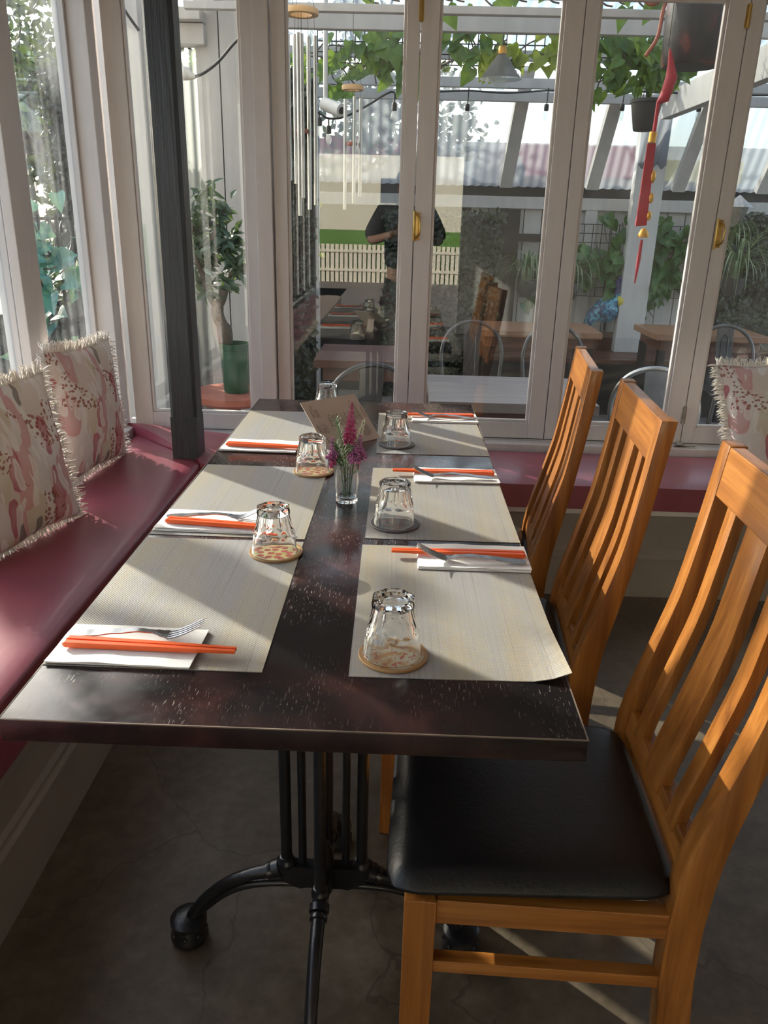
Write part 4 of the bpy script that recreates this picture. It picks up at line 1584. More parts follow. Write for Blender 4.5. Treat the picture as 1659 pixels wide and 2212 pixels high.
# dark trellis frame left of the boards
p0, p1 = at(1082, 452, 1, 6.2), at(1103, 640, 1, 6.2)
tf = thing('trellis_frame', 'black square frame fixed on the white fence beside the hedge panel', 'trellis', (p0.x, 6.2, GZ))
MB().box((0, 0, 0), (p1.x - p0.x + 0.03, 0.05, p0.z - GZ)).build('upright', 'black', tf)
for ya, yb in ((505, 522), (585, 603)):
    za, zb_ = at(1140, ya, 1, 6.2).z, at(1140, yb, 1, 6.2).z
    MB().box((p1.x - p0.x, 0.005, zb_ - GZ), (at(1186, ya, 1, 6.2).x - p0.x, 0.045, za - GZ)).build('crossbar', 'black', tf)

# steep corrugated lean-to above the fence, flat corrugated roof over the yard
t_s = 0.86
y_b, z_b = 6.12, rt + 0.07
up = Vector((0, -0.5, 0.866))


def corrugated(o, u, v_, nrm_, wdt, hgt, pitch, amp):
    mb = MB()
    n = int(wdt / pitch * 6)
    vs = []
    for i in range(n + 1):
        s = wdt * i / n
        off = nrm_ * (amp * math.sin(2 * PI * s / pitch))
        vs.append(o + u * s + off)
        vs.append(o + u * s + v_ * hgt + off)
    return mb.add(vs, [(2 * i, 2 * i + 2, 2 * i + 3, 2 * i + 1) for i in range(n)])


le = thing('corrugated_screen', 'clear corrugated plastic screen sloping above the courtyard fence', 'screen', (-1.0, y_b, z_b))
corrugated(Vector((0, 0, 0)), Vector((1, 0, 0)), up, Vector((0, 0.866, 0.5)), 6.5, t_s, 0.076, 0.009).build('sheet', 'sheet', le, smooth=60)
for px in (1090, 1275, 1460, 1640, 905):
    bx = at(px, 405, 1, y_b).x + 1.0
    mb = MB().beam(Vector((bx, -0.05, 0.0)), Vector((bx + 0.05, -0.05, 0)) + up * (t_s + 0.02), 0.10, 0.05)
    mb.build('batten', 'outdoor_white', le)
ro = sroot('roof_courtyard')
ro.location = (-0.6, YW + 0.1, 0)
ztop = z_b + 0.866 * t_s
ytop = y_b - 0.5 * t_s
corrugated(Vector((0, 0.0, 2.80)), Vector((1, 0, 0)), Vector((0, ytop - YW - 0.1, ztop + 0.16 - 2.80)).normalized(), Vector((0, 0, 1)), 6.0, ytop - YW + 0.1, 0.076, 0.009).build('sheet', 'sheet_roof', ro, smooth=60)


def roof_z(y):
    return 2.80 + (ztop + 0.16 - 2.80) * (y - YW - 0.1) / (ytop - YW - 0.1)


for i, (ya, yb, Y) in enumerate(((197, 219, 5.62), (168, 190, 5.35), (108, 130, 4.55), (34, 70, 3.75), (14, 32, 3.25))):
    za, zb_ = at(1100, ya, 1, Y).z, at(1100, yb, 1, Y).z
    b = MB().box((-0.55, Y, zb_), (4.9, Y + 0.045, za)).build('roof_beam', 'outdoor_white', bevel=0.003)
    tag(b, ['white joist at the low end of the courtyard roof, nearest the sloping screen', 'second white joist from the sloping screen, string lights below it', 'thin white joist crossing behind the wire mesh', 'broad white joist above the middle of the wire mesh', 'white joist at the top of the panes, closest to the windows'][i], 'beam', 'white joists under the courtyard roof')
bz = at(1430, 235, 1, 5.6)
rafter = MB().box((bz.x, 2.6, at(1430, 258, 1, 5.6).z), (bz.x + 0.07, 5.6, at(1430, 202, 1, 5.6).z)).build('roof_beam', 'outdoor_white', bevel=0.003)
tag(rafter, 'white beam running away from the windows beside the red tassel ornament', 'beam')

# white post on the bench seat
pp = at(1347, 762, 2, 0.30)
wp = tag(MB().box((-0.115, 0, 0), (0.115, 0.10, 2.02)).build('veranda_post', 'outdoor_white', bevel=0.006), 'square white veranda post standing on the brown bench seat', 'post')
wp.location = (pp.x + 0.03, pp.y, 0.302)

# long brown bench in front of the fence
bn = thing('slatted_bench', 'long dark brown timber bench running along the white fence', 'bench', (1.0, 5.62, GZ))
for k in range(4):
    MB().box((0, 0.005 + k * 0.14, 0.415), (5.0, 0.133 + k * 0.14, 0.45)).build('seat_board', 'brown_deck', bn, bevel=0.004)
MB().box((0, 0.0, 0.0), (5.0, 0.02, 0.415)).build('front_panel', 'black', bn)
MB().box((0, 0.575, 0.43), (5.0, 0.60, 0.60)).build('back_board', 'brown_deck', bn, bevel=0.004)


# cafe tables
def cafe(name, label, x0, x1, y0, y1, top, mat, legmat='black'):
    t = thing(name, label, 'table', ((x0 + x1) / 2, (y0 + y1) / 2, GZ))
    w_, d_ = (x1 - x0) / 2, (y1 - y0) / 2
    MB().box((-w_, -d_, top - GZ - 0.045), (w_, d_, top - GZ)).build('tabletop', mat, t, bevel=0.004)
    MB().box((-w_ + 0.05, -d_ + 0.04, top - GZ - 0.12), (w_ - 0.05, d_ - 0.04, top - GZ - 0.045)).build('apron', 'brown_deck', t)
    for sx in (-1, 1):
        for sy in (-1, 1):
            MB().box((sx * (w_ - 0.07) - 0.025, sy * (d_ - 0.07) - 0.025, 0), (sx * (w_ - 0.07) + 0.025, sy * (d_ - 0.07) + 0.025, top - GZ - 0.12)).build('leg', legmat, t)
    return t


cafe('cafe_table', 'grey weathered timber table just outside the window behind the chairs', 0.60, 1.33, 2.53, 3.15, 0.60, 'grey_top')
cafe('cafe_table', 'red-brown cafe table in front of the hanging striped plant and peacock', 1.02, 1.90, 4.92, 5.48, 0.60, 'cafe_top')
cafe('cafe_table', 'red-brown cafe table right of the white veranda post', 2.29, 3.10, 4.95, 5.55, 0.60, 'cafe_top')
cafe('cafe_table', 'dark cafe table seen through the second window pane', -0.02, 0.52, 3.6, 4.2, 0.58, 'brown_deck')


def metal_chair(label, x, y, rot, mat, seatmat=None):
    t = thing('metal_chair', label, 'chair', (x, y, GZ), rot, group='metal cafe chairs in the courtyard')
    a = []
    for k in range(15):
        th = PI * k / 14
        a.append((-0.205 * math.cos(th) * (1 if 0 < k < 14 else 1), 0.20 + 0.05 * math.sin(th), 0.60 + 0.24 * math.sin(th) ** 0.8))
    path = [(-0.19, 0.17, 0.44)] + a + [(0.19, 0.17, 0.44)]
    MB().tube(smooth_path(path, 2), 0.013, 8).build('back_hoop', mat, t, smooth=60)
    sp = MB()
    for i in range(6):
        pass
    sp.add([(-0.05, 0.175, 0.44), (0.05, 0.175, 0.44), (0.06, 0.245, 0.83), (-0.06, 0.245, 0.83), (-0.05, 0.183, 0.44), (0.05, 0.183, 0.44), (0.06, 0.252, 0.83), (-0.06, 0.252, 0.83)], [(0, 1, 2, 3), (7, 6, 5, 4), (0, 4, 5, 1), (1, 5, 6, 2), (2, 6, 7, 3), (3, 7, 4, 0)])
    s = sp.build('back_splat', mat, t, bevel=0.002)
    loop = [(0.022 * sx, 0.176 + 0.07 * (z - 0.44) / 0.39 - 0.004, z) for sx, z in ((-1, 0.50), (-1, 0.75), (0, 0.785), (1, 0.75), (1, 0.50), (0, 0.48), (-1, 0.50))]
    MB().tube(loop, 0.0035, 6).build('pressed_rib', mat, s)
    MB().prism([(-0.17, -0.18), (0.17, -0.18), (0.19, -0.15), (0.18, 0.19), (-0.18, 0.19), (-0.19, -0.15)], 2, 0.425, 0.445).build('seat', seatmat or mat, t, bevel=0.006)
    for sx in (-1, 1):
        for sy in (-1, 1):
            MB().tube([(sx * 0.155, sy * 0.155, 0.43), (sx * 0.20, sy * 0.20, 0.0)], [0.018, 0.012], 6).build('leg', mat, t, smooth=60)
    return t


def hoop_spot(px, py, ztop_=None):
    return at(px, py, 2, GZ + 0.84)


for label, px, py, rot, mat, sm in (('dark metal chair with arched back seen through the second pane, low behind the table', 803, 787, PI + 0.25, 'gun', None),
                                    ('dark metal chair with arched back and pale seat beyond the grey table', 1022, 695, 0.0, 'gun', 'pale_wood'),
                                    ('dark metal chair with arched back at the red-brown table, half behind the middle window stile', 1197, 702, 0.1, 'gun', None),
                                    ('bright steel chair with arched back close behind the middle timber chair', 1424, 796, PI - 0.35, 'galv', None),
                                    ('black metal chair beyond the right-hand pane in front of the hedge', 1570, 704, 0.0, 'gun', None)):
    q = hoop_spot(px, py)
    metal_chair(label, q.x + 0.24 * math.sin(rot), q.y - 0.24 * math.cos(rot), rot, mat, sm)


# planting -----------------------------------------------------------------
def hedge_panel(label, x0, x1, y, z0, z1, n, seed, mat='hedge', size=0.045):
    t = thing('hedge_panel', label, 'hedge', ((x0 + x1) / 2, y, z0))
    rr = random.Random(seed)
    w_ = (x1 - x0) / 2
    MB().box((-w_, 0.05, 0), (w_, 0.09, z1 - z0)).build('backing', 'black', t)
    mb = MB()
    for i in range(n):
        p = Vector((rr.uniform(-w_, w_), rr.uniform(-0.03, 0.055), rr.uniform(0.0, z1 - z0)))
        d = Vector((rr.uniform(-1, 1), rr.uniform(-1.0, -0.1), rr.uniform(-1, 0.9)))
        mb.leaf(p, d, Vector((rr.uniform(-0.5, 0.5), -1, rr.uniform(0, 1))), size * rr.uniform(0.7, 1.4), size * rr.uniform(0.5, 0.8), 'blade')
    o = mb.build('foliage', mat, t)
    o['kind'] = 'stuff'
    return t


hz0 = GZ
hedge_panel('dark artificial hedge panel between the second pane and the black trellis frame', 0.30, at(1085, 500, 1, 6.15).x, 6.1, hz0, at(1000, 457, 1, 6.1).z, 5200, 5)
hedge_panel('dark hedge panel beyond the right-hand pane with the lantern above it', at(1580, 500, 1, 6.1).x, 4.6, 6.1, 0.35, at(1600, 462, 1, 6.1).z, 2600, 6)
hedge_panel('leafy hedge strip left in the second pane, extended out of view to block sun', -1.75, -0.10, 4.4, GZ, 2.15, 6500, 8, 'hedge')  # unseen length added to keep low sun off the back bench
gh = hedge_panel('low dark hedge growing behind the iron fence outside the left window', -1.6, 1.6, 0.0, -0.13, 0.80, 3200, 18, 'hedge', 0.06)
gh.location = (-1.62, 3.9, -0.13)
gh.rotation_euler = (0, 0, PI / 2)


def pothos(name, label, pts_fn, n, seed, L, mat='pothos', group=None, loc=(0, 0, 0), down=0.7):
    t = thing(name, label, 'plant', loc, group=group)
    rr = random.Random(seed)
    lf = MB()
    st = MB()
    base = Vector(loc)
    for path, cnt in pts_fn:
        pts = [p - base for p in smooth_path(path, 5)]
        st.tube(pts, 0.004, 5)
        m = len(pts) - 1
        for k in range(cnt):
            u = rr.random() * m
            i = min(m - 1, int(u))
            p = pts[i].lerp(pts[i + 1], u - i)
            d = Vector((rr.uniform(-1, 1), rr.uniform(-1, 0.2), -down + rr.uniform(-0.6, 0.6)))
            off = Vector((rr.uniform(-1, 1), rr.uniform(-0.7, 0.4), rr.uniform(-1, 1))) * L * 0.8
            lf.leaf(p + off, d, Vector((rr.uniform(-0.4, 0.4), -1, rr.uniform(0.0, 0.9))), L * rr.uniform(0.75, 1.3), L * rr.uniform(0.7, 1.05), 'heart')
    st.build('vine_stem', 'bark', t)
    lf.build('leaves', mat, t)
    return t


# vine trained over a wire grid on the fence
gy = 6.2
gx0, gx1 = at(1245, 485, 1, gy).x, at(1510, 485, 1, gy).x
gz0, gz1 = at(1300, 640, 1, gy).z, at(1300, 484, 1, gy).z
gr = MB()
k = gx0
while k <= gx1:
    gr.box((k - 0.003, gy - 0.003, gz0), (k + 0.003, gy + 0.003, gz1))
    k += 0.072
k = gz0
while k <= gz1:
    gr.box((gx0, gy - 0.006, k - 0.003), (gx1, gy - 0.0005, k + 0.003))
    k += 0.072
tag(gr.build('wire_grid', 'black'), 'black wire grid fixed to the white fence behind the climbing vine', 'trellis')
rr = random.Random(21)
paths = []
for i in range(16):
    a = Vector((rr.uniform(gx0, gx1), gy - 0.05, rr.uniform(gz0 + 0.1, gz1)))
    pth = [a]
    for q in range(3):
        pth.append(pth[-1] + Vector((rr.uniform(-0.25, 0.25), rr.uniform(-0.03, 0.03), rr.uniform(-0.18, 0.08))))
    paths.append((pth, 15))
for px, py in ((1305, 470), (1390, 505), (1440, 470), (1480, 490), (1345, 480)):
    a = at(px, py, 1, gy - 0.05)
    paths.append(([a, a + Vector((0.02, 0, -0.1)), a + Vector((0.05, 0, -0.2))], 5))
pothos('climbing_vine', 'bushy green heart-leaved vine covering the wire grid on the fence', paths, 0, 22, 0.105, 'pothos_dark', loc=((gx0 + gx1) / 2, gy - 0.05, gz0), down=0.8)

# wire mesh panel hung upright under the roof, and the vines trailing over it
MY = 4.2
mx0, mx1 = at(686, 90, 1, MY).x, at(1462, 90, 1, MY).x
mz1, mz0 = at(1000, 26, 1, MY).z, at(1000, 142, 1, MY).z
mg = MB()
x = mx0
while x < mx1:
    mg.box((x - 0.0028, MY - 0.0028, mz0), (x + 0.0028, MY + 0.0028, mz1))
    x += 0.0525
z = mz0
while z < mz1:
    mg.box((mx0, MY - 0.0085, z - 0.0028), (mx1, MY - 0.0029, z + 0.0028))
    z += 0.0525
tag(mg.build('wire_mesh', 'black'), 'dark wire mesh panel hanging across the courtyard under the roof', 'mesh')
VL = [(700, 800, 'trailing green vine on the roof mesh behind the wind chimes', 0),
      (800, 880, 'trailing green vine on the roof mesh just left of the brass hinge', 0),
      (935, 1060, 'trailing green vine on the roof mesh left of the glass pendant', 0),
      (1090, 1220, 'trailing yellow-green vine on the roof mesh right of the glass pendant', 1),
      (1270, 1350, 'trailing green vine on the roof mesh left of the hanging dark pot', 0),
      (1350, 1450, 'trailing green vine on the roof mesh above the hanging dark pot', 0)]
for i, (pa_, pb2, lab, yel) in enumerate(VL):
    rr = random.Random(40 + i)
    paths = []
    for q in range(5):
        a = at(rr.uniform(pa_, pb2), rr.uniform(30, 110), 1, MY - 0.06)
        pth = [a]
        for s_i in range(3):
            pth.append(pth[-1] + Vector((rr.uniform(-0.10, 0.14), rr.uniform(-0.04, 0.04), rr.uniform(-0.13, 0.0))))
        paths.append((pth, 8))
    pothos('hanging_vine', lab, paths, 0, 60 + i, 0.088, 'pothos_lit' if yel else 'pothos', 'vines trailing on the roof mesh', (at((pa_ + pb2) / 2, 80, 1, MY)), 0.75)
rr = random.Random(99)
paths = []
for px in (800, 845, 960, 985, 1060, 1120, 1190, 1305, 1340, 1390, 1440, 1600):
    a = at(px, 6 + rr.uniform(-14, 10), 1, 3.4)
    paths.append(([a + Vector((-0.06, 0, 0.05)), a, a + Vector((0.04, 0, -0.01))], 1))
pothos('hanging_vine', 'fringe of green leaves hanging along the very top of the panes', paths, 0, 98, 0.10, 'pothos', None, paths[0][0][1], 0.95)


def spider_plant(label, px, py, Y, pr_, spread, seed, potpx=None):
    c = at(px, py, 1, Y)
    t = thing('spider_plant', label, 'plant', c, group='striped plants hanging on the fence')
    rr = random.Random(seed)
    MB().lathe([(0.0, -pr_ * 1.7), (pr_ * 0.55, -pr_ * 1.6), (pr_ * 0.95, -pr_ * 0.9), (pr_, 0.0), (pr_ * 0.88, 0.0), (pr_ * 0.8, -0.02), (0.0, -0.02)], 18).build('pot', 'dark_plastic', t, smooth=50)
    lf = MB()
    for k in range(58):
        a = rr.uniform(0, 2 * PI)
        L = spread * rr.uniform(0.6, 1.15)
        h = L * rr.uniform(0.35, 0.9)
        dx, dy = math.cos(a), math.sin(a) * 0.7
        pts = [(0.02 * dx, 0.02 * dy, -0.02), (dx * L * 0.25, dy * L * 0.25, h * 0.75), (dx * L * 0.6, dy * L * 0.6, h), (dx * L * 0.9, dy * L * 0.9, h * 0.55), (dx * L * 1.05, dy * L * 1.05, -h * rr.uniform(0.0, 0.7))]
        lf.strap(smooth_path(pts, 3), 0.013)
    lf.build('leaves', 'spider', t)
    return t


spider_plant('striped spider plant in a black pot on the fence, left of the middle window stile', 1137, 605, 6.05, 0.085, 0.26, 1)
spider_plant('striped spider plant arching beside the wire grid, right of the middle window stile', 1232, 610, 6.05, 0.085, 0.27, 2)
spider_plant('striped spider plant spilling in front of the hedge in the right-hand pane', 1585, 600, 5.9, 0.09, 0.38, 3)
spider_plant('striped spider plant under the wall lantern beyond the right-hand pane', 1575, 530, 6.0, 0.07, 0.22, 4)


# peacock ornament
pq = at(1300, 716, 1, 6.08)
pk = thing('peacock_ornament', 'painted metal peacock ornament perched left of the white veranda post', 'ornament', (pq.x, 6.08, 0.47))
sx = 0.0037
bd = MB().ball((0.01, 0, 0.175), (0.115, 0.075, 0.105), 20, 12)
bd.tube(smooth_path([(0.06, 0, 0.22), (0.10, 0, 0.27), (0.105, 0, 0.33), (0.09, 0, 0.38), (0.10, 0, 0.42)], 4), [0.055] * 4 + [0.042] * 4 + [0.03] * 4 + [0.024] * 4 + [0.02], 12)
bd.build('body', 'peacock', pk, smooth=60)
MB().tube(smooth_path([(-0.05, 0, 0.17), (-0.11, 0, 0.09), (-0.15, 0, 0.02)], 4), [0.07, 0.066, 0.062, 0.058, 0.05, 0.044, 0.038, 0.03, 0.02], 10).build('tail', 'peacock', pk, smooth=60)
MB().tube(smooth_path([(0.093, -0.002, 0.30), (0.102, -0.002, 0.345), (0.09, 0, 0.385), (0.10, 0, 0.42)], 4), [0.036] * 4 + [0.031] * 4 + [0.027] * 4 + [0.024], 12).ball((0.112, 0, 0.435), (0.034, 0.026, 0.026), 12, 8).tube([(0.14, 0, 0.435), (0.172, 0, 0.426)], [0.01, 0.001], 6).build('head', 'violet_paint', pk, smooth=60)
MB().ball((0.115, -0.02, 0.255), (0.038, 0.045, 0.055), 12, 8).build('breast', 'yellow_paint', pk, smooth=60)
for s in (-1, 1):
    MB().tube([(0.02, s * 0.03, 0.10), (0.02, s * 0.03, 0.0)], 0.007, 6).build('leg', 'black', pk)

# wall lantern
lq = at(1592, 462, 1, 6.0)
ln = thing('wall_lantern', 'weathered carriage lantern on the fence rail at the right-hand pane', 'lantern', lq)
MB().lathe([(0.045, -0.10), (0.085, 0.05)], 4, (0, 0, 0)).build('body', 'zinc', ln)
MB().lathe([(0.125, 0.05), (0.11, 0.06), (0.03, 0.12), (0.012, 0.135), (0.0, 0.14)], 4).build('cap', 'zinc', ln)
MB().beam((0, 0.0, 0), (0, 0.25, 0), 0.02, 0.02).build('bracket', 'zinc', ln)

# pointed grey picket beyond the fence
pa, pb = at(1122, 338, 1, 6.45), at(1122, 430, 1, 6.45)
hw = 0.055
tag(MB().prism([(-hw, GZ - pa.z + 0.09), (hw, GZ - pa.z + 0.09), (hw, 0.0), (0, 0.09), (-hw, 0.0)], 1, 0, 0.05).build('fence_picket', 'blue_grey'), 'blue-grey pointed post rising behind the fence rail', 'post').location = (pa.x, 6.45, pa.z - 0.09)

# glass pendant
q = at(1086, 100, 1, 3.85)
pl = thing('pendant_lamp', 'ribbed glass cone pendant hanging from the courtyard roof', 'lamp', q)
MB().tube([(0, 0, 0.0), (0, 0, roof_z(3.85) - q.z)], 0.003, 6).build('cord', 'black', pl)
MB().lathe([(0.0, 0.0), (0.018, 0.0), (0.022, -0.01), (0.022, -0.035), (0.0, -0.036)], 14).build('cap', 'gold', pl, smooth=50)
cone = []
for k in range(13):
    u = k / 12
    cone.append((0.020 + 0.090 * u, -0.035 - 0.118 * u + 0.003 * math.sin(u * 40)))
MB().lathe(cone + [(r_ - 0.004, z) for r_, z in reversed(cone)], 28, closed=True).build('lamp_shade', sheet_mat('frosted_glass', (0.5, 0.48, 0.44), 0.35), pl, smooth=60)
MB().lathe([(0.0, -0.06), (0.012, -0.07), (0.014, -0.10), (0.032, -0.15), (0.034, -0.175), (0.02, -0.198), (0.0, -0.203)], 14).build('bulb', 'bulb_glass', pl, smooth=60)

# string lights: cable sagging along the joist with sockets and bulbs
SY = 5.28
sl_ = thing('string_lights', 'black string of clear filament bulbs strung below the courtyard joists', 'string lights', at(1010, 197, 1, SY))
base = Vector(sl_.location)
cab = [at(px, py, 1, SY) - base for px, py in ((860, 190), (930, 198), (1013, 196), (1095, 201), (1182, 196), (1265, 201), (1347, 197), (1430, 200), (1513, 203), (1600, 206), (1680, 206))]
MB().tube(smooth_path(cab, 4), 0.006, 6).build('cable', 'black', sl_)
for px, py in ((1010, 225), (1181, 225), (1345, 225), (1511, 227), (1670, 228)):
    b_ = at(px, py, 1, SY) - base
    ckt = MB().lathe([(0.0, 0.0), (0.014, 0.0), (0.016, -0.012), (0.016, -0.038), (0.012, -0.042), (0.0, -0.042)], 12, b_)
    ckt.tube([b_, (b_ + Vector((0.004, 0, 0.10)))], 0.004, 6)
    s_ = ckt.build('socket', 'black', sl_, smooth=50)
    MB().lathe([(0.0, -0.040), (0.010, -0.042), (0.015, -0.060), (0.017, -0.080), (0.012, -0.098), (0.0, -0.104)], 12, b_).build('bulb', 'bulb_glass', s_, smooth=60)
SZ = 3.5
s2 = thing('string_lights', 'short run of filament bulbs by the white post in the second pane', 'string lights', at(700, 235, 1, SZ))
base = Vector(s2.location)
cab = [at(px, py, 1, SZ) - base for px, py in ((650, 215), (690, 245), (712, 256), (745, 252), (790, 230), (845, 198), (855, 215))]
MB().tube(smooth_path(cab, 4), 0.005, 6).build('cable', 'black', s2)
for px, py in ((690, 255), (710, 272), (852, 222)):
    b_ = at(px, py, 1, SZ) - base
    ckt = MB().lathe([(0.0, 0.0), (0.011, 0.0), (0.013, -0.01), (0.013, -0.034), (0.0, -0.036)], 12, b_)
    ckt.tube([b_, b_ + Vector((0, 0, 0.03))], 0.004, 6)
    s_ = ckt.build('socket', 'black', s2, smooth=50)
    MB().lathe([(0.0, -0.034), (0.010, -0.036), (0.015, -0.052), (0.016, -0.064), (0.010, -0.080), (0.0, -0.084)], 12, b_).build('bulb', 'bulb_glass', s_, smooth=60)
cq = at(722, 240, 1, 3.9)
sc_ = thing('security_camera', 'small white bullet camera under the roof in the second pane', 'camera', cq)
MB().tube([(-0.06, 0.05, 0.04), (0.04, -0.03, 0)], 0.035, 14).build('body', 'whitish', sc_, smooth=50)
MB().tube([(0.0385, -0.0285, 0.0005), (0.044, -0.033, -0.001)], 0.018, 12).build('lens', 'black', sc_)
MB().tube([(-0.05, 0.04, 0.05), (-0.05, 0.05, roof_z(3.95) - cq.z)], 0.012, 8).build('mount', 'whitish', sc_)


# wind chimes
def chime(label, px, py, Y, rad, tubes, clap, oval=1.0):
    c = at(px, py, 1, Y)
    t = thing('wind_chime', label, 'wind chime', c, group='wind chimes outside the window')
    MB().lathe([(rad * 0.62, -0.010), (rad, -0.010), (rad * 1.03, 0.0), (rad, 0.010), (rad * 0.62, 0.010)], 28, closed=True).build('ring', 'pale_wood', t, smooth=50)
    cords = MB()
    for k in range(3):
        a = k * 2.09
        cords.tube([(rad * 0.8 * math.cos(a), rad * 0.8 * math.sin(a), 0.01), (0, 0, 0.22)], 0.0012, 4)
    for dx, dy, z0, z1 in tubes:
        top_ = Vector((dx, dy, z0))
        MB().tube([top_, (dx, dy, z1)], 0.0085, 12).build('chime_tube', 'galv', t, smooth=50)
        cords.tube([(dx * 0.9, dy * 0.9, -0.008), top_], 0.0010, 4)
    cords.tube([(0, 0, 0.22), (0, 0, max(0.25, 2.62 - c.z))], 0.0015, 4)
    cords.tube([(0, 0, 0), (0, 0, clap)], 0.0012, 4)
    cords.build('cords', 'black', t)
    MB().lathe([(0.0, clap - 0.008), (0.022, clap - 0.008), (0.024, clap), (0.022, clap + 0.008), (0.0, clap + 0.008)], 16).build('clapper', 'terracotta', t, smooth=50)


CY = 2.75
k_ = (2.75 + 0.79) / 1692 * 1.03
T1 = []
for px, z0, z1 in ((625, 60, 300), (636, 58, 305), (646, 60, 362), (652, 62, 330), (662, 62, 350), (677, 65, 342)):
    T1.append(((px - 650) * k_, 0.03 * math.sin(px), -(z0 - 26) * k_ * 1.02, -(z1 - 26) * k_ * 1.03))
chime('large silver wind chime with wooden ring hanging outside at the left of the second pane', 650, 26, CY, 0.068, T1, -0.42)
k2 = (3.3 + 0.79) / 1692 * 1.03
T2 = [((px - 762) * k2, 0.02 * math.sin(px * 2), -(z0 - 190) * k2, -(z1 - 190) * k2) for px, z0, z1 in ((748, 208, 402), (766, 205, 390), (777, 206, 378))]
chime('added smaller three-tube chime standing in for a mirrored one, middle of the second pane', 762, 190, 3.3, 0.05, T2, -0.235)  # added object in place of a reflected chime

# hanging dark pot with trailing plant
q = at(1398, 215, 1, 4.0)
hp = thing('hanging_pot', 'dark grey hanging pot with trailing green plant under the roof', 'pot', q)
MB().lathe([(0.0, -0.155), (0.052, -0.155), (0.056, -0.15), (0.082, -0.02), (0.088, -0.018), (0.088, 0.0), (0.078, 0.0), (0.076, -0.02), (0.0, -0.025)], 24).build('pot', 'dark_plastic', hp, smooth=50)
hw_ = MB()
for a in range(3):
    hw_.tube([(0.08 * math.cos(a * 2.09), 0.08 * math.sin(a * 2.09), 0.0), (0, 0, 0.36), (0, 0, roof_z(4.0) - q.z)], 0.002, 4)
hw_.build('hanger', 'black', hp)
rr = random.Random(5)
lm, st = MB(), MB()
for i in range(11):
    a = rr.uniform(0, 2 * PI)
    pth = smooth_path([(0, 0, -0.02), (0.05 * math.cos(a), 0.05 * math.sin(a), rr.uniform(0.05, 0.16)), (0.10 * math.cos(a), 0.10 * math.sin(a), rr.uniform(0.08, 0.28)), (0.15 * math.cos(a), 0.13 * math.sin(a), rr.uniform(0.02, 0.30))], 3)
    st.tube(pth, 0.003, 5)
    for p in pth[3:]:
        lm.leaf(p, Vector((rr.uniform(-1, 1), rr.uniform(-1, 0.2), rr.uniform(-1.2, 0.3))), Vector((0, -1, 0.5)), rr.uniform(0.06, 0.10), rr.uniform(0.045, 0.07), 'heart')
st.build('stems', 'pothos_dark', hp)
lm.build('leaves', 'pothos', hp)

# big dark lantern and red tassel
q = at(1508, 20, 1, 2.95)
dl = thing('hanging_lantern', 'big dark hanging lantern with rust-red mottling by the right window stile', 'lantern', (q.x, 2.95, at(1508, 146, 1, 2.95).z))
MB().lathe([(0.0, 0.0), (0.112, 0.0), (0.118, 0.01), (0.124, 0.15), (0.124, 0.36), (0.112, 0.38), (0.0, 0.385)], 20).build('body', 'basket', dl, smooth=50)
hk = MB()
hk.tube(smooth_path([(-0.115, -0.02, 0.33), (-0.15, -0.03, 0.25), (-0.20, -0.03, 0.22), (-0.235, -0.02, 0.25), (-0.215, 0, 0.28)], 4), 0.012, 8)
hk.tube(smooth_path([(-0.115, -0.03, 0.36), (-0.15, -0.04, 0.20), (-0.16, -0.04, 0.10), (-0.20, -0.04, 0.03)], 4), 0.008, 8)
hk.tube([(0, 0, 0.38), (0, 0, 0.56)], 0.01, 8)
hk.build('bent_wire', 'terracotta', dl, smooth=60)
TY = 2.85
q = at(1444, 100, 1, TY)
ts = thing('tassel_ornament', 'red felt hanging ornament with gold beads and long red tassel outside the glass', 'ornament', q)
kz = (TY + 0.79) / 1692 * 1.03


def tp(px, py):
    return ((px - 1444) * kz + (py - 100) * 0.102 * kz, 0.0, -(py - 100) * kz)


MB().tube([tp(1447, 104), tp(1450, 130), tp(1452, 150), tp(1440, 185), tp(1428, 192)], [0.004, 0.014, 0.024, 0.022, 0.008], 12).build('knot', 'red_felt', ts, smooth=60)
MB().tube([tp(1430, 190), tp(1424, 240)], 0.0085, 8).build('cord', 'red_felt', ts)
MB().tube([tp(1423, 241), tp(1420, 259)], 0.016, 12).build('band', 'gold', ts, smooth=50)
MB().add([Vector(tp(1412, 260)) + Vector((0, -0.006, 0)), Vector(tp(1428, 260)) + Vector((0, -0.006, 0)), Vector(tp(1416, 406)) + Vector((0, -0.006, 0)), Vector(tp(1394, 408)) + Vector((0, -0.006, 0)),
          Vector(tp(1412, 260)) + Vector((0, 0.006, 0)), Vector(tp(1428, 260)) + Vector((0, 0.006, 0)), Vector(tp(1416, 406)) + Vector((0, 0.006, 0)), Vector(tp(1394, 408)) + Vector((0, 0.006, 0))],
         [(0, 1, 2, 3), (7, 6, 5, 4), (0, 4, 5, 1), (1, 5, 6, 2), (2, 6, 7, 3), (3, 7, 4, 0)]).build('felt_strip', 'red_felt', ts, bevel=0.003)
for px, py, h in ((1425, 318, 12), (1423, 356, 10), (1420, 388, 9)):
    a = Vector(tp(px, py))
    MB().ball(a, (0.012, 0.012, h * kz), 10, 8).build('bead', 'gold', ts, smooth=60)
MB().lathe([(0.0, 0.0), (0.022, 0.0), (0.024, 0.012), (0.012, 0.034), (0.0, 0.04)], 16, Vector(tp(1410, 428))).build('bell', 'gold', ts, smooth=50)
MB().tube([tp(1408, 432), tp(1403, 470), tp(1397, 515)], [0.006, 0.009, 0.003], 8).build('tassel', 'red_felt', ts, smooth=60)
ts.rotation_euler = (0, 0, 0)
MB().tube([(0, 0, 0), (0, 0, 2.6 - q.z)], 0.0015, 4).build('string', 'black', ts)

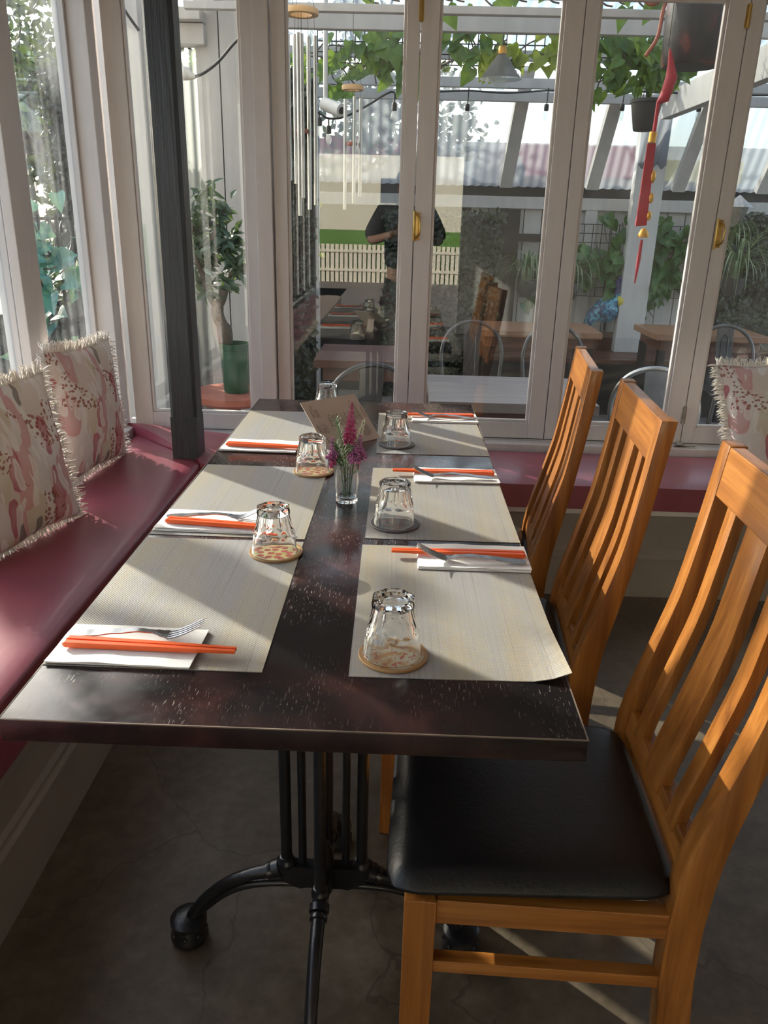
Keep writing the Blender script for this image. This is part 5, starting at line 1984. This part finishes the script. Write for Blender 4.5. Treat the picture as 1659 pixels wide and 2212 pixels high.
# dark umbrella edge and the coloured shopfronts that glow through the screen
um = thing('parasol', 'dark canvas parasol edge poking in beside the pale house', 'parasol', (0.55, 8.0, 0))
c_ = Vector((0, 0, at(935, 385, 1, 8.0).z + 0.25))
ring = [Vector((1.05 * math.cos(k * PI / 4), 1.05 * math.sin(k * PI / 4), c_.z - 0.42)) for k in range(8)]
MB().add([c_] + ring + [c_ - Vector((0, 0, 0.02))] + [p - Vector((0, 0, 0.02)) for p in ring], [(0, 1 + k, 1 + (k + 1) % 8) for k in range(8)] + [(9, 10 + (k + 1) % 8, 10 + k) for k in range(8)] + [(1 + k, 10 + k, 10 + (k + 1) % 8, 1 + (k + 1) % 8) for k in range(8)]).build('canopy', 'dark_cloth', um)
MB().tube([(0, 0, GZ), (0, 0, c_.z - 0.01)], 0.02, 8).build('pole', 'black', um)
SHY = 10.0


def shop(label, px0, px1, py0, py1, mat):
    a, b = at(px0, py0, 1, SHY), at(px1, py1, 1, SHY)
    t = thing('shop_fascia', label, 'sign', ((a.x + b.x) / 2, SHY, b.z), group=None)
    MB().box((-(b.x - a.x) / 2, 0, 0), ((b.x - a.x) / 2, 0.36, a.z - b.z)).build('board', mat, t)
    return t


st_ = MB().box((at(590, 380, 1, SHY + 0.35).x, SHY + 0.35, GZ), (at(1900, 380, 1, SHY + 0.35).x, SHY + 1.5, at(1000, 300, 1, SHY).z)).build('building', 'cream_wall')
tag(st_, 'cream street building behind the courtyard screen', 'building')
shop('faded red shop fascia showing through the sloping screen, middle panes', 1110, 1395, 312, 385, 'red_sign')
shop('pink-red shop fascia showing through the screen in the second pane', 700, 880, 292, 340, 'red_sign')
shop('yellow shop fascia showing through the screen, right-hand panes', 1420, 1600, 345, 395, 'yellow_sign')
struct(MB().box((-14, 6.9, GZ - 0.12), (16, 22, GZ - 0.01)).build('floor_street', 'paving'))

# ================================================================ side nook behind the first pane
NY = 3.55
xa, xb = at(443, 500, 1, NY).x, at(552, 500, 1, NY).x
nk = thing('board_screen', 'pale grey board screen behind the potted tree in the first pane', 'screen', (xa, NY, GZ))
w1 = (xb - xa)
MB().box((0, 0, 0), (w1 * 0.42, 0.03, 2.75)).build('board', 'outdoor_white', nk)
MB().box((w1 * 0.445, 0, 0), (w1 + 0.06, 0.03, 2.75)).build('board', 'outdoor_white', nk)
MB().box((0.0, 0.032, 0), (w1 + 0.05, 0.04, 2.75)).build('backing', 'black', nk)
hx0, hx1 = at(372, 60, 1, NY).x, at(445, 60, 1, NY).x
nb = tag(MB().box((hx0 - 0.25, NY - 0.06, at(400, 100, 1, NY).z), (hx1, NY + 0.04, at(400, 55, 1, NY).z)).box((hx0 - 0.25, NY - 0.12, at(400, 53, 1, NY).z), (hx1, NY + 0.04, at(400, 27, 1, NY).z)).build('lintel_beam', 'outdoor_white', bevel=0.003), 'pair of white boards forming a lintel beside the black post', 'beam')
bk = tag(MB().prism([(0, 0), (0.12, 0), (0.12, -0.10), (0.085, -0.14), (0.04, -0.15), (0.02, -0.10), (0.0, -0.09)], 1, -0.05, 0.05).build('timber_bracket', 'outdoor_white', bevel=0.003), 'white carved timber bracket at the end of the lintel', 'bracket')
bk.location = (hx1 - 0.02, NY - 0.10, at(400, 8, 1, NY).z + 0.11)
cs = thing('corrugated_screen', 'clear corrugated sheet with sunlit leaves behind it, right of the black post', 'screen', (hx0 - 0.1, NY + 0.02, GZ))
corrugated(Vector((0, 0, 0)), Vector((1, 0, 0)), Vector((0, 0, 1)), Vector((0, 1, 0)), hx1 - hx0 + 0.1, at(400, 104, 1, NY).z - GZ, 0.05, 0.008).build('sheet', sheet_mat('clear_sheet', (0.8, 0.84, 0.8), 0.62), cs, smooth=60)
la, lb = at(262, 500, 1, 3.2).x, at(338, 500, 1, 3.2).x
tag(MB().box((la - 0.02, 3.15, GZ), (lb, 3.28, 2.6)).build('veranda_post', 'outdoor_white', bevel=0.004), 'wide sunlit white post left of the black post, outside the first pane', 'post')
tag(MB().box((la, 3.10, 0.30), (hx0 + 0.16, 3.20, 0.34)).build('ledge', 'outdoor_white', bevel=0.003), 'narrow white outdoor ledge low behind the black post', 'ledge')
# round timber table with the potted tree
PYY = 3.0
pb_ = at(512, 846, 1, PYY)
RT = pb_.z
rtb = thing('round_table', 'round red-brown side table carrying the green pot', 'table', (pb_.x - 0.015, PYY, GZ))
MB().lathe([(0.0, RT - GZ - 0.05), (0.17, RT - GZ - 0.05), (0.21, RT - GZ - 0.03), (0.215, RT - GZ), (0.0, RT - GZ)], 32).build('tabletop', 'terracotta', rtb, smooth=40)
MB().lathe([(0.14, 0.0), (0.14, 0.02), (0.03, 0.05), (0.03, RT - GZ - 0.05), (0.0, RT - GZ - 0.05)], 20).build('pedestal', 'brown_deck', rtb, smooth=40)
PR = (545 - 480) / 2 / 1692 * (PYY + 0.79) * 1.03
PH = at(512, 745, 1, PYY).z - RT + 0.01
pot = thing('potted_tree', 'small gnarled tree with narrow leaves in a green pot on the round table', 'plant', (pb_.x, PYY, RT))
MB().lathe([(0.0, 0.0), (PR * 0.80, 0.0), (PR * 0.84, 0.01), (PR * 0.97, PH - 0.03), (PR * 1.02, PH - 0.028), (PR * 1.02, PH), (PR * 0.92, PH), (PR * 0.90, PH - 0.03), (0.0, PH - 0.03)], 32).build('pot', 'green_pot', pot, smooth=40)
MB().lathe([(0.0, PH - 0.032), (PR * 0.9, PH - 0.028), (0.0, PH - 0.02)], 24).build('soil', 'soil', pot)


def rel(px, py, dy=0.0):
    return at(px, py, 1, PYY + dy) - Vector(pot.location)


tr = MB()
trunk = [rel(488, 742), rel(486, 715), rel(474, 690), rel(470, 668), rel(478, 648), rel(484, 625)]
tr.tube(smooth_path(trunk, 4), [0.034] * 6 + [0.028] * 8 + [0.022] * 7, 10)
br = [[rel(470, 668), rel(452, 640, -0.03), rel(440, 600), rel(437, 540), rel(440, 470, 0.03), rel(447, 400)],
      [rel(437, 560), rel(455, 520, -0.04), rel(475, 480), rel(490, 440, 0.02)],
      [rel(484, 640), rel(492, 610, 0.02), rel(503, 585, -0.03), rel(515, 560)],
      [rel(440, 600), rel(425, 560, -0.05), rel(415, 520), rel(418, 470)],
      [rel(450, 525), rel(470, 540, -0.03), rel(492, 530), rel(508, 510)]]
for b in br:
    p = smooth_path(b, 4)
    tr.tube(p, [0.014 - 0.010 * i / len(p) for i in range(len(p))], 7)
tr.build('trunk', 'bark', pot, smooth=60)
lm = MB()
rr = random.Random(14)
for b in br:
    p = smooth_path(b, 6)
    for q in p[len(p) // 4:]:
        for k in range(5):
            d = Vector((rr.uniform(-1, 1), rr.uniform(-1, 1), rr.uniform(-0.7, 0.9)))
            lm.leaf(q + Vector((rr.uniform(-0.03, 0.03), rr.uniform(-0.03, 0.03), rr.uniform(-0.03, 0.03))), d, Vector((rr.uniform(-1, 1), -0.6, rr.uniform(0, 1))), rr.uniform(0.06, 0.095), rr.uniform(0.020, 0.032), 'lance')
lm.build('leaves', 'olive', pot)
# power lead with its plug
wc = thing('power_lead', 'black outdoor power lead with a pale plug hanging in the first pane', 'cable', at(430, 162, 1, 3.0))
b0 = Vector(wc.location)
MB().tube(smooth_path([at(px, py, 1, 3.0) - b0 for px, py in ((420, 166), (440, 158), (470, 135), (500, 100), (520, 76), (545, 20), (556, -60))], 5), 0.006, 8).build('cord', 'black', wc, smooth=60)
MB().tube([at(px, py, 1, 3.0) - b0 for px, py in ((384, 152), (392, 158), (405, 160), (414, 165), (422, 165))], [0.026, 0.03, 0.026, 0.014, 0.010], 12).build('plug', 'whitish', wc, smooth=60)
wc2 = tag(MB().tube(smooth_path([at(px, py, 1, 3.0) for px, py in ((240, -30), (262, 10), (280, 38), (300, 66))], 5), 0.006, 8).build('cable', 'black', smooth=60), 'black cable sloping past the top left corner of the first pane', 'cable')

# exterior post, batten and gravel in the second pane
e = at(682, 862, 2, GZ)
ep = tag(MB().box((-0.032, 0, 0), (0.032, 0.11, 2.6)).build('veranda_post', 'outdoor_white', bevel=0.004), 'white veranda post at the left of the second pane, beside the leafy hedge', 'post')
ep.location = (e.x, e.y, GZ)
bt = tag(MB().box((-0.02, 0, 0), (0.02, 0.04, 1.75)).build('timber_batten', 'tan_wood'), 'thin tan timber batten against the leafy hedge in the second pane', 'batten')
bt.location = (at(661, 700, 1, e.y + 0.12).x, e.y + 0.12, GZ)
grv = MB()
rr = random.Random(2)
for i in range(900):
    grv.ball((rr.uniform(-0.62, -0.02), rr.uniform(3.72, 4.35), GZ + 0.004), (rr.uniform(0.008, 0.018), rr.uniform(0.008, 0.016), rr.uniform(0.005, 0.012)), 5, 4)
g_ = grv.build('gravel', 'gravel')
g_['kind'] = 'stuff'
tag(g_, 'strip of brown gravel at the foot of the leafy hedge', 'gravel')
tag(MB().box((-0.62, 3.63, GZ), (0.0, 3.72, GZ + 0.05)).build('edging_board', 'terracotta'), 'reddish edging board in front of the gravel strip', 'edging')

# ================================================================ garden left of the bench
struct(MB().box((-14, -12, -0.25), (XW - 0.12, 16, -0.13)).build('floor_garden', 'paving'))
IX = -1.30
irn = thing('iron_fence', 'black wrought-iron fence panel with scrolls outside the left window', 'fence', (IX, 3.6, -0.13))
ys0, ys1 = 2.4, 5.4
zr1, zr2 = at(85, 472, 0, IX).z + 0.13, at(95, 554, 0, IX).z + 0.13
MB().box((-0.008, ys0 - 3.6, zr1 - 0.008), (0.008, ys1 - 3.6, zr1 + 0.008)).build('rail', 'black', irn)
MB().box((-0.008, ys0 - 3.6, zr2 - 0.008), (0.008, ys1 - 3.6, zr2 + 0.008)).build('rail', 'black', irn)
MB().box((-0.008, ys0 - 3.6, 0.12), (0.008, ys1 - 3.6, 0.136)).build('rail', 'black', irn)
y = ys0
while y < ys1:
    MB().box((-0.006, y - 3.6 - 0.006, 0), (0.006, y - 3.6 + 0.006, zr1 + 0.02)).build('bar', 'black', irn)
    y += 0.20
sc_m = MB()
y = ys0 + 0.10
while y < ys1:
    rad = (zr1 - zr2) / 2 - 0.008
    sc_m.tube([(0, y - 3.6 + rad * 0.9 * math.cos(a * PI / 10), (zr1 + zr2) / 2 + rad * math.sin(a * PI / 10)) for a in range(21)], 0.005, 6, caps=False)
    y += 0.20
sc_m.build('scroll', 'black', irn)
rr = random.Random(31)
paths = []
for i in range(15):
    a = Vector((IX + rr.uniform(-0.05, 0.10), rr.uniform(2.75, 5.2), rr.uniform(0.1, 1.0)))
    pth = [a]
    for s in range(4):
        pth.append(pth[-1] + Vector((rr.uniform(-0.05, 0.05), rr.uniform(-0.25, 0.25), rr.uniform(-0.05, 0.28))))
    paths.append((pth, 15))
pothos('climbing_ivy', 'blue-green climbing ivy on the iron fence outside the left window', paths, 0, 32, 0.10, 'ivy_blue', None, (IX, 3.9, 0), 0.4)


def tree(label, x, y, h, r, n, seed, mat='tree', ls=0.13, trunk=True, zc=None):
    t = thing('garden_tree', label, 'tree', (x, y, -0.15), group='trees outside the cafe')
    rr = random.Random(seed)
    if trunk:
        tm_ = MB().tube(smooth_path([(0, 0, 0), (0.05, 0.03, h * 0.35), (-0.05, 0, h * 0.6), (0.02, 0, h * 0.85)], 4), [0.10 - 0.006 * i for i in range(13)], 8)
        for k in range(6):
            a = rr.uniform(0, 2 * PI)
            z0 = h * rr.uniform(0.4, 0.7)
            tm_.tube([(0, 0, z0), (r * 0.4 * math.cos(a), r * 0.4 * math.sin(a), z0 + 0.3), (r * 0.8 * math.cos(a), r * 0.8 * math.sin(a), z0 + 0.5)], [0.04, 0.025, 0.01], 6)
        tm_.build('trunk', 'bark', t, smooth=60)
    lf = MB()
    cl = [(Vector((rr.gauss(0, r * 0.5), rr.gauss(0, r * 0.5), h * 0.65 + rr.gauss(0, h * 0.17))), r * rr.uniform(0.2, 0.42)) for _ in range(16)]
    for i in range(n):
        c, cr = cl[i % len(cl)]
        p = c + Vector((rr.gauss(0, cr * 0.5), rr.gauss(0, cr * 0.5), rr.gauss(0, cr * 0.5)))
        if p.z < 0.1:
            p.z = abs(p.z) + 0.1
        lf.leaf(p, Vector((rr.uniform(-1, 1), rr.uniform(-1, 1), rr.uniform(-1, 0.6))), Vector((rr.uniform(-1, 1), rr.uniform(-1, 1), rr.uniform(-0.3, 1))), ls * rr.uniform(0.6, 1.3), ls * rr.uniform(0.35, 0.6), 'lance')
    o = lf.build('crown', mat, t)
    o['kind'] = 'stuff'
    return t


tree('dark leafy tree in the garden seen high through the left window', -2.9, 8.0, 3.9, 1.4, 5200, 1)
tree('second garden tree farther behind, left of the first through the left window', -4.9, 11.0, 4.8, 1.9, 5200, 2)
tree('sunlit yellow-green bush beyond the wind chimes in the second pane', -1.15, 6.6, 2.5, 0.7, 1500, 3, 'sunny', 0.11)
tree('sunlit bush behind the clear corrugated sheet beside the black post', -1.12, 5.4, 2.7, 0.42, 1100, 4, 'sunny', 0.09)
tree('tall dark tree whose branches show above the sloping screen', 0.0, 8.8, 4.3, 1.3, 2600, 5, 'tree', 0.12)
tree('garden tree left of the frame whose leaves dapple the table light', -5.2, 4.4, 4.2, 1.0, 420, 6, 'tree', 0.16)

# ================================================================ street side behind the viewer (seen mirrored in the panes)
struct(MB().box((-14, -30, -0.16), (16, ROOM_Y0 - 0.1, -0.13)).build('floor_verge', 'paving'))
lawn = MB().box((-8, -15.5, -0.14), (10, -14, 1.03)).build('lawn', 'grass')
struct(lawn)
hs_ = thing('house', 'cream rendered house across the street, mirrored in the window panes', 'house', (0.5, -17, -0.13))
MB().box((-8, -1, 0), (8, 0, 6.5)).build('wall', 'cream_wall', hs_)
MB().box((-0.75, -0.02, 1.85), (-0.15, 0.03, 2.45)).build('window', 'gun', hs_)
pf = thing('picket_fence', 'pale picket fence in front of the cream house, mirrored in the panes', 'fence', (0.5, -13.9, -0.13))
MB().box((-5, 0, 0.25), (6, 0.03, 0.31)).build('rail', 'cream_wall', pf)
MB().box((-5, 0, 0.68), (6, 0.03, 0.74)).build('rail', 'cream_wall', pf)
pk_ = MB()
x = -5
while x < 6:
    pk_.box((x, -0.02, 0), (x + 0.08, 0, 0.86))
    x += 0.11
pk_.build('pickets', 'cream_wall', pf)


# ================================================================ the person taking the picture (seen only mirrored in the panes)
pfw = CM @ Vector((0, 0, -1))
pup = CM @ Vector((0, 1, 0))
prt = CM @ Vector((1, 0, 0))
PX, PYF = 0.47, -1.24
pn = thing('person', 'person in dark clothes standing and holding up a phone, mirrored in the window panes', 'person', (PX, PYF, 0))


def skin_body(name, pts, edges, mat, sub=2, root=0):
    me = bpy.data.meshes.new(name)
    me.from_pydata([p for p, r in pts], edges, [])
    o = bpy.data.objects.new(name, me)
    COL.objects.link(o)
    me.materials.append(M[mat])
    o.parent = pn
    md = o.modifiers.new('skin', 'SKIN')
    md.use_smooth_shade = True
    for i, (p, r) in enumerate(pts):
        sv = me.skin_vertices[0].data[i]
        sv.radius = r if isinstance(r, tuple) else (r, r)
        sv.use_root = (i == root)
    sb = o.modifiers.new('sub', 'SUBSURF')
    sb.levels = sb.render_levels = sub
    return o


phc = CL - pfw * 0.020 - pup * 0.045 - Vector((PX, PYF, 0))
P, E_ = [], []


def v_(p, r, link=None):
    P.append((tuple(p), r))
    if link is not None:
        E_.append((link, len(P) - 1))
    return len(P) - 1


pel = v_((0, 0, 0.92), (0.15, 0.105))
wai = v_((0, 0.01, 1.06), (0.135, 0.095), pel)
che = v_((0, 0.02, 1.25), (0.165, 0.11), wai)
shd = v_((0, 0.01, 1.385), (0.10, 0.075), che)
nek = v_((0, 0.025, 1.455), 0.052, shd)
hea = v_((0, 0.045, 1.54), (0.070, 0.082), nek)
hd2 = v_((0, 0.045, 1.62), (0.070, 0.085), hea)
v_((0, 0.145, 1.545), 0.012, hea)
for sx in (-1, 1):
    v_((sx * 0.082, 0.035, 1.56), (0.010, 0.018), hea)
    hip = v_((sx * 0.085, 0, 0.82), 0.088, pel)
    kne = v_((sx * 0.10, 0.015, 0.48), 0.055, hip)
    ank = v_((sx * 0.11, -0.01, 0.09), 0.038, kne)
    v_((sx * 0.12, 0.13, 0.035), (0.042, 0.03), ank)
    sho = v_((sx * 0.17, 0.01, 1.36), 0.055, shd)
    elb = v_((sx * 0.29, 0.14, 1.15), 0.042, sho)
    hand = phc - pup * 0.02 + prt * sx * 0.052 - pfw * 0.018
    wri = v_(hand - pup * 0.075 - pfw * 0.03 + prt * sx * 0.02, 0.028, elb)
    pal = v_(hand - pup * 0.035, (0.034, 0.016), wri)
    kn = v_(hand, (0.032, 0.014), pal)
    for q in range(4):
        a0 = v_(hand + pup * (0.030 - 0.020 * q) + pfw * 0.016, 0.0088, kn)
        a1 = v_(hand + pup * (0.032 - 0.021 * q) + pfw * 0.028 - prt * sx * 0.014, 0.0082, a0)
        v_(hand + pup * (0.030 - 0.020 * q) + pfw * 0.0275 - prt * sx * (0.036 - 0.004 * abs(q - 1)), 0.0072, a1)
    t0 = v_(hand - pup * 0.022 - prt * sx * 0.018 - pfw * 0.008, 0.0110, pal)
    v_(hand + pup * 0.010 - prt * sx * 0.030 - pfw * 0.006, 0.0085, t0)
skin_body('body', P, E_, 'skin')
tp_ = [((0, 0, 0.88), (0.190, 0.14)), ((0, 0.01, 1.06), (0.185, 0.135)), ((0, 0.02, 1.25), (0.205, 0.14)), ((0, 0.01, 1.39), (0.120, 0.095)), ((0, 0.015, 1.425), (0.066, 0.066))]
te = [(0, 1), (1, 2), (2, 3), (3, 4)]
for sx in (-1, 1):
    i = len(tp_)
    tp_ += [((sx * 0.185, 0.01, 1.365), 0.088), ((sx * 0.29, 0.138, 1.152), 0.080)]
    te += [(3, i), (i, i + 1)]
skin_body('shirt', tp_, te, 'dark_clothes')
lp = [((0, 0, 0.94), (0.160, 0.112))]
le_ = []
for sx in (-1, 1):
    i = len(lp)
    lp += [((sx * 0.088, 0, 0.81), 0.100), ((sx * 0.10, 0.015, 0.48), 0.070), ((sx * 0.11, -0.005, 0.11), 0.055)]
    le_ += [(0, i), (i, i + 1), (i + 1, i + 2)]
skin_body('trousers', lp, le_, 'dark_clothes')
MB().ball((0, 0.025, 1.625), (0.088, 0.104, 0.092), 18, 12).ball((0, -0.04, 1.53), (0.082, 0.06, 0.13), 14, 10).build('hair', 'hair', pn, smooth=80)
for sx in (-1, 1):
    MB().ball((sx * 0.032, 0.122, 1.580), 0.010, 10, 8).build('eye', 'whitish', pn, smooth=80)
MB().tube([(-0.022, 0.120, 1.508), (0, 0.127, 1.506), (0.022, 0.120, 1.508)], [0.004, 0.007, 0.004], 8).build('mouth', 'red_ink', pn, smooth=80)
phn = MB().box((-0.036, -0.075, -0.004), (0.036, 0.075, 0.004)).build('phone', 'dark_plastic', bevel=0.003)
phn.rotation_euler = cam.rotation_euler
phn.location = CL - pfw * 0.020 - pup * 0.045
tag(phn, 'dark phone held up in both hands, mirrored in the window panes', 'phone')
